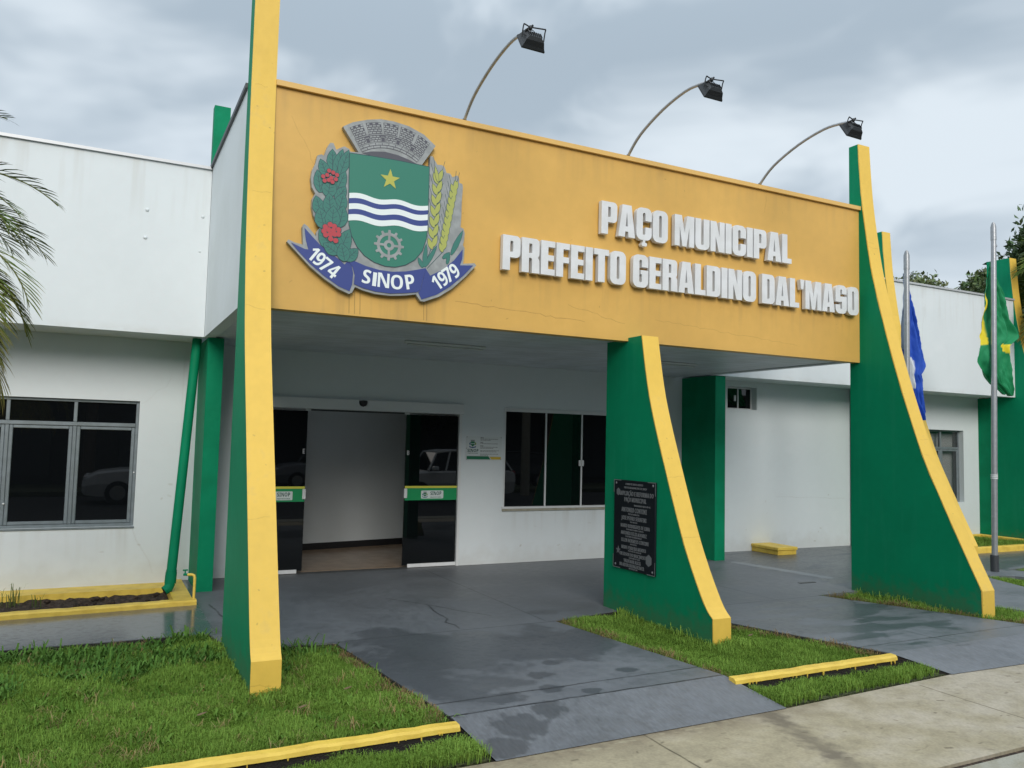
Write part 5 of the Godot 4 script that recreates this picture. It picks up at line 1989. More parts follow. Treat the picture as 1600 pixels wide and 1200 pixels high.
# ---------------------------------------------------------------- palms, trees, grass
func frond_mesh(length: float, rise: float, droop: float, leaflets: int, leaf_len: float, leaf_wide: float, age: float, sd: int) -> ArrayMesh:
	# grows along +x from the origin, bending down; age runs from fresh green to straw
	var r := RandomNumberGenerator.new()
	r.seed = sd
	var s := st()
	var pts := []
	var p := Vector3.ZERO
	var el := rise
	var n := 26
	for k in n + 1:
		pts.append(p)
		var t := float(k) / n
		p += Vector3(cos(el), sin(el), 0) * length / n
		el -= droop / n * (0.5 + 1.1 * t)
	var fresh := Color(0.052, 0.115, 0.02)
	var mid := Color(0.12, 0.145, 0.03)
	var straw := Color(0.29, 0.225, 0.07)
	s.set_color(Color(0.13, 0.15, 0.05).lerp(straw, age))
	var radii := []
	for k in n + 1:
		radii.append(lerpf(0.010, 0.0025, float(k) / n))
	tube(s, pts, radii, 5, false)
	for k in leaflets:
		for sg in [-1.0, 1.0]:
			var t := lerpf(0.1, 0.995, (k + r.randf_range(-0.3, 0.3) + (0.25 if sg > 0 else 0.0)) / leaflets)
			t = clampf(t, 0.08, 0.998)
			var f := t * n
			var i := mini(int(f), n - 1)
			var base: Vector3 = pts[i].lerp(pts[i + 1], f - i)
			var d: Vector3 = (pts[i + 1] - pts[i]).normalized()
			var up := Vector3(-d.y, d.x, 0)
			var grow := sin(PI * clampf(0.12 + t * 0.86, 0, 1)) * 0.75 + 0.28
			var l := leaf_len * grow * r.randf_range(0.85, 1.1)
			var fwd := lerpf(0.55, 1.5, t)
			var side := (Vector3(0, 0, sg) * 1.0 + d * fwd + up * r.randf_range(0.15, 0.5)).normalized()
			var sag := Vector3.DOWN * l * lerpf(0.18, 0.42, age) * r.randf_range(0.7, 1.3)
			var m1 := base + side * l * 0.45 + sag * 0.2
			var m2 := base + side * l * 0.8 + sag * 0.62
			var tip := base + side * l + sag * 1.05
			var wv := d.cross(side).cross(side).normalized()
			var c := fresh.lerp(mid, r.randf() * 0.6)
			c = c.lerp(straw, clampf(age * r.randf_range(0.5, 1.4), 0, 1))
			var w := leaf_wide * 0.5 * lerpf(1.0, 0.6, t)
			s.set_color(c)
			var row := [[base, w * 0.6], [m1, w], [m2, w * 0.75], [tip, w * 0.08]]
			for j in 3:
				var a: Vector3 = row[j][0]
				var b: Vector3 = row[j + 1][0]
				if j == 2:
					s.set_color(c.lerp(straw, 0.3 + 0.4 * age))
				flat_quad(s, a - wv * row[j][1], a + wv * row[j][1], b + wv * row[j + 1][1], b - wv * row[j + 1][1], up)
	return s.commit()


func palm(at: Vector3, crown: float, length: float, fronds: int, leaf_len: float, leaf_wide: float, m: Material, label: String, sd: int, thick: float) -> Node3D:
	var r := RandomNumberGenerator.new()
	r.seed = sd
	var o := thing("palm_tree", label, "palm tree", at)
	offset_of.erase(o)
	var s := st()
	var pts := []
	var rad := []
	for k in 12:
		var t := k / 11.0
		pts.append(Vector3(0.06 * sin(t * 2.0), t * crown - 0.1, 0.03 * t))
		rad.append(thick * (1.0 + 0.12 * (k % 2)) * lerpf(1.15, 1.0, t))
	tube(s, pts, rad, 12)
	obj("trunk", s, M.trunk, o)
	var top: Vector3 = pts[-1]
	var variants := []
	for k in 5:
		var age: float = [0.0, 0.05, 0.16, 0.45, 0.85][k]
		variants.append(frond_mesh(length * [0.95, 1.0, 1.02, 0.95, 0.9][k], [1.25, 0.85, 0.45, 0.1, -0.35][k], [1.5, 1.75, 1.8, 1.6, 1.15][k], 36, leaf_len, leaf_wide, age, sd + k))
	for k in fronds:
		var q := 0
		var t := (k + 0.5) / fronds
		q = 0 if t < 0.08 else (1 if t < 0.36 else (2 if t < 0.62 else (3 if t < 0.8 else 4)))
		var f := mesh_node("frond", variants[q], m, o)
		f.position = top + Vector3(0, lerpf(0.12, -0.1, t), 0)
		f.rotation = Vector3(0, k * 2.39996 + r.randf_range(-0.15, 0.15), r.randf_range(-0.15, 0.15))
		f.scale = Vector3.ONE * r.randf_range(0.9, 1.08)
	return o


func leaf_cluster(size: float, n: int, sd: int) -> ArrayMesh:
	var r := RandomNumberGenerator.new()
	r.seed = sd
	var s := st()
	for k in n:
		var c := Vector3(r.randf_range(-1, 1), r.randf_range(-1, 1), r.randf_range(-1, 1)) * size * 1.3
		var d := Vector3(r.randf_range(-1, 1), r.randf_range(-0.8, 0.5), r.randf_range(-1, 1)).normalized()
		var w := d.cross(Vector3(r.randf_range(-1, 1), 1, r.randf_range(-1, 1))).normalized()
		var nn := d.cross(w).normalized()
		var l := size * r.randf_range(0.7, 1.2)
		var a := c
		var b := c + d * l * 0.5 + w * l * 0.22 + nn * 0.1 * l
		var e := c + d * l
		var f := c + d * l * 0.5 - w * l * 0.22 + nn * 0.1 * l
		var v := r.randf_range(0.65, 1.25)
		s.set_color(Color(v, v, v * r.randf_range(0.8, 1.0)))
		tri(s, a, b, e, nn)
		tri(s, a, e, f, nn)
	return s.commit()


func tree(at: Vector3, height: float, spread: Vector3, n: int, leaf: float, tint: Color, label: String, sd: int, trunk_share := 0.35) -> void:
	var r := RandomNumberGenerator.new()
	r.seed = sd
	var o := thing("tree", label, "tree", at, "")
	offset_of.erase(o)
	var s := st()
	var base_y := height - spread.y * 2.0
	var hub := Vector3(0.1, maxf(base_y, height * trunk_share), 0)
	tube(s, [Vector3(0, -0.2, 0), Vector3(0.05, hub.y * 0.5, 0.03), hub, hub + Vector3(0.05, spread.y, 0)], [height * 0.032, height * 0.026, height * 0.022, height * 0.008], 9)
	var lobes := []
	for k in 11:
		var d := Vector3(r.randf_range(-1, 1), r.randf_range(-0.8, 1), r.randf_range(-1, 1))
		d = d.normalized() * r.randf_range(0.35, 0.85)
		var c := Vector3(0, height - spread.y, 0) + d * spread
		lobes.append([c, r.randf_range(0.3, 0.55)])
		tube(s, [hub, hub.lerp(c, 0.55) + Vector3(0, 0.1, 0), c], [height * 0.012, height * 0.008, height * 0.003], 6, false)
	obj("trunk", s, M.bark, o)
	var mm := MultiMesh.new()
	mm.transform_format = MultiMesh.TRANSFORM_3D
	mm.use_colors = true
	mm.mesh = leaf_cluster(leaf, 12, sd + 3)
	mm.instance_count = n
	for k in n:
		var l = lobes[r.randi() % lobes.size()]
		var d := Vector3(r.randfn(), r.randfn(), r.randfn()).normalized() * pow(r.randf(), 0.45)
		var p: Vector3 = l[0] + d * spread * l[1]
		var b := Basis.from_euler(Vector3(r.randf() * TAU, r.randf() * TAU, r.randf() * TAU)).scaled(Vector3.ONE * r.randf_range(0.7, 1.3))
		mm.set_instance_transform(k, Transform3D(b, p))
		var v := r.randf_range(0.7, 1.3)
		mm.set_instance_color(k, Color(tint.r * v * r.randf_range(0.85, 1.25), tint.g * v, tint.b * v))
	var mi := MultiMeshInstance3D.new()
	mi.name = "crown"
	mi.multimesh = mm
	mi.material_override = M.leaf
	o.add_child(mi)
	mi.set_meta("kind", "stuff")


func _palms_and_trees() -> void:
	M.leaf = vertex_mat(0.55, 0.25)
	M.frond = vertex_mat(0.75, 0.2)
	M.frond.metallic_specular = 0.18
	palm(Vector3(-2.42, 0, 1.9), 2.74, 1.2, 96, 0.25, 0.0135, M.frond, "slender pygmy date palm at the left edge, in front of the white wing", 301, 0.05)
	palm(Vector3(16.5, 0, -1.9), 5.0, 2.0, 64, 0.6, 0.05, M.frond, "tall palm with dark fronds at the right edge, by the farthest fin", 302, 0.14)
	tree(Vector3(22.7, 0, -11.0), 7.5, Vector3(1.5, 1.1, 1.4), 1100, 0.16, Color(0.12, 0.165, 0.06), "pale green bushy tree behind the white right wing, left of the other one", 311)
	tree(Vector3(25.0, 0, -9.0), 7.6, Vector3(1.7, 1.3, 1.6), 1700, 0.17, Color(0.065, 0.11, 0.035), "darker green tree behind the white right wing, beside the far fin", 312)
	tree(Vector3(18.8, 0, -4.3), 7.5, Vector3(1.55, 2.8, 1.5), 3000, 0.17, Color(0.045, 0.085, 0.028), "dense dark tree beyond the farthest fin at the right edge", 313)


func blade_clump(n: int, h: float, wide: float, spread: float, bend: float, sd: int) -> ArrayMesh:
	var r := RandomNumberGenerator.new()
	r.seed = sd
	var s := st()
	for k in n:
		var a := r.randf() * TAU
		var c := Vector3(r.randf_range(-1, 1), 0, r.randf_range(-1, 1)) * spread
		var out := Vector3(cos(a), 0, sin(a))
		var w := Vector3(-out.z, 0, out.x) * wide * 0.5 * r.randf_range(0.7, 1.25)
		var l := h * r.randf_range(0.55, 1.15)
		var bb := bend * r.randf_range(0.4, 1.5)
		var p := [c, c + Vector3.UP * l * 0.5 + out * l * 0.16 * bb, c + Vector3.UP * l * 0.85 + out * l * 0.5 * bb, c + Vector3.UP * l * (1.0 - 0.25 * bb) + out * l * 0.95 * bb]
		var v := r.randf_range(0.7, 1.3)
		var yellow := r.randf_range(0.9, 1.25)
		var ww := [0.8, 1.0, 0.7, 0.06]
		for j in 3:
			s.set_color(Color(v * yellow, v, v * 0.9))
			flat_quad(s, p[j] - w * ww[j], p[j] + w * ww[j], p[j + 1] + w * ww[j + 1], p[j + 1] - w * ww[j + 1], Vector3.UP)
	return s.commit()


func sow(called: String, label: String, category: String, area: Array, y: float, per_m2: float, mesh: Mesh, lo: Color, hi: Color, sd: int, clip := Rect2(-4.2, -1, 30, 5), keep = null, smin := 0.75, smax := 1.25) -> void:
	var r := RandomNumberGenerator.new()
	r.seed = sd
	var n := fbm(sd, 1.6, 4)
	var pl := PackedVector2Array()
	for k in range(0, area.size(), 2):
		pl.append(Vector2(area[k], area[k + 1]))
	var a := Vector2.INF
	var b := -Vector2.INF
	for p in pl:
		a = a.min(p)
		b = b.max(p)
	a = a.max(clip.position)
	b = b.min(clip.end)
	var where := []
	for k in int((b.x - a.x) * (b.y - a.y) * per_m2):
		var p := Vector2(r.randf_range(a.x, b.x), r.randf_range(a.y, b.y))
		if not Geometry2D.is_point_in_polygon(p, pl):
			continue
		var rim := 9.0
		for e in pl.size():
			rim = minf(rim, seg_dist(p, pl[e], pl[(e + 1) % pl.size()]))
		if rim < 0.03 * (1.0 + n.get_noise_2d(p.x * 4.0, p.y * 4.0) * 1.5):
			continue
		if keep != null and r.randf() > keep.call(p):
			continue
		where.append(p)
	var mm := MultiMesh.new()
	mm.transform_format = MultiMesh.TRANSFORM_3D
	mm.use_colors = true
	mm.mesh = mesh
	mm.instance_count = where.size()
	for k in where.size():
		var p: Vector2 = where[k]
		var q := n.get_noise_2d(p.x, p.y)
		var sc := r.randf_range(smin, smax) * (1.0 + q * 0.55)
		mm.set_instance_transform(k, Transform3D(Basis(Vector3.UP, r.randf() * TAU).scaled(Vector3(1, sc, 1) * lerpf(1.0, sc, 0.4)), Vector3(p.x, y, p.y)))
		var c := lo.lerp(hi, clampf(0.5 + q * 0.9 + r.randf_range(-0.35, 0.35), 0, 1))
		mm.set_instance_color(k, c)
	var mi := MultiMeshInstance3D.new()
	mi.name = numbered(self, called)
	mi.multimesh = mm
	mi.material_override = M.blade
	add_child(mi)
	tag(mi, label, category)
	mi.set_meta("kind", "stuff")


func _grass() -> void:
	M.blade = vertex_mat(0.8, 0.25)
	M.blade.metallic_specular = 0.15
	var lawn := blade_clump(16, 0.054, 0.0042, 0.05, 0.75, 401)
	var long := blade_clump(10, 0.075, 0.005, 0.05, 0.8, 402)
	var weed := blade_clump(9, 0.08, 0.015, 0.06, 1.2, 403)
	var dry := blade_clump(9, 0.06, 0.005, 0.045, 1.25, 404)
	var g0 := Color(0.125, 0.22, 0.034)
	var g1 := Color(0.225, 0.36, 0.07)
	var bare := fbm(410, 1.5, 3)
	var left_keep := func(p: Vector2) -> float:
		# bare strip of earth along the back edge, left part
		var d := smoothstep(-0.56, -0.26, p.y + bare.get_noise_2d(p.x * 2.0, p.y * 2.0) * 0.25)
		return 1.0 if p.x > -0.35 else maxf(d, 0.12)
	sow("grass", "short bright green lawn left of the front ramp, round the tall left fin", "lawn", LAWN_LEFT, -0.06, 1500, lawn, g0, g1, 421, Rect2(-3.0, -1, 30, 5), left_keep)
	sow("grass", "short green lawn in the middle, round the short fin with the plaque", "lawn", LAWN_MID, -0.06, 1300, lawn, g0, g1, 422)
	sow("grass", "green lawn round the foot of the tall right fin", "lawn", LAWN_RIGHT, -0.06, 900, lawn, g0, g1, 423)
	sow("grass", "narrow patch of lawn beyond the tall right fin, before the flagpole", "lawn", LAWN_FAR, -0.06, 700, lawn, g0, g1, 424)
	sow("grass", "farthest patch of lawn at the right edge, behind the flagpole", "lawn", LAWN_END, -0.06, 700, lawn, g0, g1, 425)
	sow("grass", "strip of grass between the long yellow kerb and the sidewalk", "grass strip", STRIP_LEFT, -0.105, 1500, lawn, g0, g1, 426, Rect2(-3.0, -1, 30, 5))
	sow("grass", "strip of grass between the short yellow kerb and the sidewalk", "grass strip", STRIP_MID, -0.105, 1400, lawn, g0, g1, 427)
	# longer tufts and broad leaved weeds towards the back of the left lawn and round the fins
	var back := func(p: Vector2) -> float:
		return clampf(smoothstep(0.75, -0.3, p.y + bare.get_noise_2d(p.x, p.y + 4.0) * 0.7), 0.0, 1.0) * left_keep.call(p)
	sow("weeds", "darker broad leaved weeds along the back of the left lawn", "weeds", LAWN_LEFT, -0.055, 240, weed, Color(0.06, 0.14, 0.03), Color(0.12, 0.23, 0.05), 431, Rect2(-3.0, -1, 30, 5), back, 0.7, 1.4)
	var by_fins := func(p: Vector2) -> float:
		var d := minf(seg_dist(p, Vector2(0.1, -0.2), Vector2(0.1, 1.28)), minf(seg_dist(p, Vector2(4.05, -0.1), Vector2(4.05, 1.4)), seg_dist(p, Vector2(7.58, 0), Vector2(7.58, 1.55))))
		return smoothstep(0.24, 0.1, d)
	for e in [["long grass tufts round the foot of the tall left fin", LAWN_LEFT, 441], ["long grass tufts round the foot of the short fin", LAWN_MID, 442], ["long grass tufts round the foot of the tall right fin", LAWN_RIGHT, 443]]:
		sow("grass_tufts", e[0], "grass", e[1], -0.05, 700, long, g0, g1, e[2], Rect2(-3, -1, 30, 5), by_fins)
	# dry, browned edges along the paving
	var edge_left := func(p: Vector2) -> float:
		return smoothstep(0.13, 0.02, seg_dist(p, Vector2(0.9, 0.14), Vector2(1.05, 2.2))) + 0.05 * smoothstep(0.25, 0.4, bare.get_noise_2d(p.x * 1.7, p.y * 1.7))
	var edge_mid := func(p: Vector2) -> float:
		return smoothstep(0.14, 0.02, minf(seg_dist(p, Vector2(3.1, 0.05), Vector2(3.37, 2.15)), seg_dist(p, Vector2(4.4, -0.1), Vector2(5.15, 2.1)))) + smoothstep(0.25, 0.0, p.distance_to(Vector2(3.15, 0.1)))
	var edge_right := func(p: Vector2) -> float:
		return smoothstep(0.3, 0.02, seg_dist(p, Vector2(6.8, 0.0), Vector2(7.68, 2.15)))
	sow("dry_grass", "browned dry grass along the ramp edge of the left lawn", "grass", LAWN_LEFT, -0.045, 1100, dry, Color(0.16, 0.12, 0.06), Color(0.3, 0.22, 0.11), 451, Rect2(-3, -1, 30, 5), edge_left)
	sow("dry_grass", "browned dry grass along the edges of the middle lawn", "grass", LAWN_MID, -0.045, 1000, dry, Color(0.16, 0.12, 0.06), Color(0.3, 0.22, 0.11), 452, Rect2(-3, -1, 30, 5), edge_mid)
	sow("dry_grass", "browned dry grass along the edge of the lawn by the tall right fin", "grass", LAWN_RIGHT, -0.045, 900, dry, Color(0.14, 0.115, 0.05), Color(0.26, 0.2, 0.1), 453, Rect2(-3, -1, 30, 5), edge_right)
	sow("dry_grass", "scattered straw coloured blades through the left lawn", "grass", LAWN_LEFT, -0.055, 45, dry, Color(0.22, 0.2, 0.08), Color(0.34, 0.28, 0.13), 454, Rect2(-3, -1, 30, 5))
	sow("weeds", "small scattered clover like weeds in the front of the left lawn", "weeds", LAWN_LEFT, -0.06, 16, weed, Color(0.09, 0.18, 0.03), Color(0.15, 0.26, 0.05), 455, Rect2(-3, 0.6, 30, 3))
	# a few thin weeds in the planting bed
	sow("weeds", "thin weeds growing in the bare bed under the left window", "weeds", [-1.9, -3.1, -0.9, -3.1, -0.9, -2.6, -1.9, -2.6], -0.07, 13, blade_clump(9, 0.13, 0.006, 0.04, 0.5, 405), Color(0.07, 0.12, 0.03), Color(0.12, 0.16, 0.05), 461, Rect2(-5, -4, 30, 6))
	sow("grass", "short grass in the planting bed between the two far fins", "grass", [11.6, -3.3, 14.9, -3.3, 14.9, -2.05, 11.6, -2.05], 0.04, 350, lawn, g0, g1, 462, Rect2(-5, -4, 30, 6))
	# fallen leaves on the lawn
	for e in [[-0.35, 1.62], [0.25, 1.72], [0.62, 1.45], [4.45, 1.3]]:
		var s := st()
		prism(s, leaf_shape(Vector2(-0.03, 0), Vector2(0.03, 0.01), 0.024), Vector3(e[0], 0.02, e[1]), Vector3(1, 0.2, 0.1).normalized(), Vector3(0.1, 0.15, -1).normalized(), 0.002)
		lone("fallen_leaf", s, plain(lin(0.17, 0.115, 0.06), 0.7), ["brown fallen leaf on the left lawn, nearest the left edge", "brown fallen leaf on the left lawn in front of the tall fin", "brown fallen leaf on the left lawn, right of the tall fin", "brown fallen leaf on the middle lawn"][[-0.35, 0.25, 0.62, 4.45].find(e[0])], "leaf")


# ---------------------------------------------------------------- across the street: seen in the dark glass
func car(at: Vector3, turn: float, paint: Color, long: float, high: float, label: String) -> void:
	var o := thing("parked_car", label, "car", at, "cars parked in the street")
	offset_of.erase(o)
	o.rotation.y = turn
	var m := plain(paint, 0.25)
	m.clearcoat_enabled = true
	m.clearcoat = 0.6
	var glass := plain(lin(0.01, 0.012, 0.013), 0.03)
	# stations along the length: [x share, half width, sill, belt, ]
	var hw := 0.87
	var prof := [[-0.5, 0.80, 0.34, 0.62], [-0.485, 0.9, 0.26, 0.74], [-0.42, 0.97, 0.22, 0.88], [-0.3, 1.0, 0.2, 0.95], [-0.1, 1.0, 0.2, 0.98], [0.12, 1.0, 0.2, 0.98], [0.3, 1.0, 0.2, 1.0], [0.43, 0.97, 0.23, 1.02], [0.485, 0.92, 0.28, 0.96], [0.5, 0.84, 0.36, 0.88]]
	var s := st()
	var ring := func(p: Array) -> Array:
		var x: float = p[0] * long
		var w: float = p[1] * hw
		return [Vector3(x, p[2], -w * 0.9), Vector3(x, (p[2] + p[3]) * 0.5, -w), Vector3(x, p[3] - 0.06, -w * 0.98), Vector3(x, p[3], -w * 0.88), Vector3(x, p[3] + 0.015, 0), Vector3(x, p[3], w * 0.88), Vector3(x, p[3] - 0.06, w * 0.98), Vector3(x, (p[2] + p[3]) * 0.5, w), Vector3(x, p[2], w * 0.9)]
	for k in prof.size() - 1:
		var a: Array = ring.call(prof[k])
		var b: Array = ring.call(prof[k + 1])
		for j in 8:
			flat_quad(s, a[j], b[j], b[j + 1], a[j + 1], (a[j] + a[j + 1]) * 0.5 - Vector3(a[j].x, 0.55, 0))
		flat_quad(s, a[0], b[0], b[8], a[8], Vector3.DOWN)
	for e in [0, prof.size() - 1]:
		var a: Array = ring.call(prof[e])
		for j in 8:
			tri(s, Vector3(a[0].x, 0.5, 0), a[j], a[j + 1], Vector3.LEFT if e == 0 else Vector3.RIGHT)
	obj("body", s, m, o)
	# cabin: glass band under a painted roof
	var cab := [[-0.24, 0.97, -0.16, high - 0.06], [-0.1, 0.97, -0.05, high], [0.2, 0.97, 0.16, high], [0.46, 0.99, 0.37, high - 0.05]]
	s = st()
	var roof := st()
	var lo := []
	var hi := []
	for c in cab:
		lo.append([Vector3(c[0] * long, c[1], -hw * 0.9), Vector3(c[0] * long, c[1], hw * 0.9)])
		hi.append([Vector3(c[2] * long, c[3], -hw * 0.7), Vector3(c[2] * long, c[3], hw * 0.7)])
	for k in 3:
		for e in 2:
			flat_quad(s, lo[k][e], lo[k + 1][e], hi[k + 1][e], hi[k][e], Vector3(0, 0, e * 2 - 1))
		flat_quad(roof, hi[k][0] + Vector3.UP * 0.01, hi[k + 1][0] + Vector3.UP * 0.01, hi[k + 1][1] + Vector3.UP * 0.01, hi[k][1] + Vector3.UP * 0.01, Vector3.UP)
	flat_quad(s, lo[0][0], lo[0][1], hi[0][1], hi[0][0], Vector3(-1, 1, 0))
	flat_quad(s, lo[3][0], lo[3][1], hi[3][1], hi[3][0], Vector3(1, 1, 0))
	obj("window", s, glass, o)
	for k in 4:
		for e in 2:
			tube(roof, [lo[k][e], hi[k][e] + Vector3.UP * 0.005], 0.035, 6)
	for e in 2:
		tube(roof, [hi[0][e], hi[1][e], hi[2][e], hi[3][e]], 0.04, 6)
	obj("roof", roof, m, o)
	for x in [-0.31, 0.31]:
		for sg in [-1.0, 1.0]:
			s = st()
			tube(s, [Vector3(x * long, 0.32, sg * 0.68), Vector3(x * long, 0.32, sg * 0.885)], 0.32, 20)
			var wh := obj("wheel", s, M.black, o)
			s = st()
			tube(s, [Vector3(x * long, 0.32, sg * 0.8), Vector3(x * long, 0.32, sg * 0.892)], 0.2, 14)
			obj("rim", s, M.galv, wh)
	for sg in [-1.0, 1.0]:
		s = st()
		cbox(s, Vector3(-0.2 * long - 0.1, 0.98, sg * 0.98 - 0.1), Vector3(-0.2 * long + 0.08, 1.12, sg * 0.98 + 0.1), 0.03)
		obj("mirror", s, m, o)
		s = st()
		cbox(s, Vector3(-0.495 * long, 0.62, sg * 0.58 - 0.16), Vector3(-0.44 * long, 0.78, sg * 0.58 + 0.18), 0.03)
		obj("headlight", s, M.letter, o)
		s = st()
		cbox(s, Vector3(0.455 * long, 0.74, sg * 0.66 - 0.1), Vector3(0.497 * long, 0.98, sg * 0.66 + 0.12), 0.03)
		obj("tail_light", s, plain(lin(0.3, 0.012, 0.012), 0.2), o)


func _street() -> void:
	car(Vector3(9.3, -0.2, 10.6), 0.0, lin(0.72, 0.73, 0.73), 4.2, 1.6, "white hatchback parked in the street, mirrored in the right door leaf")
	car(Vector3(1.0, -0.2, 11.0), 0.03, lin(0.66, 0.67, 0.68), 4.6, 1.68, "white car parked in the street, mirrored in the left window")
	car(Vector3(14.6, -0.2, 17.2), -0.02, lin(0.03, 0.032, 0.035), 4.3, 1.5, "dark car parked across the street, mirrored in the sliding window")
	car(Vector3(7.0, -0.2, 17.0), 0.05, lin(0.25, 0.26, 0.28), 4.3, 1.55, "grey car parked across the street, mirrored in the door")
	var s := st()
	box(s, Vector3(-60, -0.3, 13.5), Vector3(60, -0.06, 15.4))
	structure("far_verge", s, M.ground)
	var o := thing("utility_pole", "grey concrete utility pole across the street, mirrored in the sliding window", "utility pole", Vector3(13.0, 0, 12.2))
	offset_of.erase(o)
	s = st()
	tube(s, [Vector3(0, -0.3, 0), Vector3(0, 9, 0)], [0.17, 0.11], 12)
	obj("pole", s, M.gutter, o)
	s = st()
	box(s, Vector3(-0.9, 8.2, -0.05), Vector3(0.9, 8.32, 0.05))
	obj("crossarm", s, M.bark, o)
	var b := thing("shop_building", "low dark shop building across the street, only mirrored in the glass", "building", Vector3(10, 0, 24))
	s = st()
	box(s, Vector3(-14, -0.3, 22), Vector3(34, 4.4, 30))
	obj("wall", s, plain(lin(0.06, 0.058, 0.055), 0.8), b)
	s = st()
	box(s, Vector3(-14.5, 4.4, 21.2), Vector3(34.5, 4.7, 30.5))
	obj("roof", s, plain(lin(0.09, 0.06, 0.05), 0.8), b)
	for k in 8:
		s = st()
		box(s, Vector3(-11 + k * 5.4, 0.0, 21.9), Vector3(-8 + k * 5.4, 2.6, 21.99))
		obj("shutter", s, M.dark_flashing, b)
	s = st()
	box(s, Vector3(6.5, 3.1, 21.85), Vector3(11.5, 3.9, 21.98))
	obj("shop_fascia", s, plain(lin(0.4, 0.2, 0.03), 0.6), b)
	var names := ["leftmost broad street tree across the road, mirrored in the left window", "second street tree across the road, mirrored in the left window", "third street tree across the road, behind the parked cars", "fourth street tree across the road, mirrored in the door", "rightmost street tree across the road, mirrored in the sliding window"]
	for k in 5:
		tree(Vector3(-7.5 + k * 6.2, -0.1, 18.3 + (k % 2) * 1.2), 7.5 + (k % 3) * 0.7, Vector3(3.2, 2.3, 2.6), 1500, 0.22, Color(0.035, 0.065, 0.02), names[k], 331 + k)


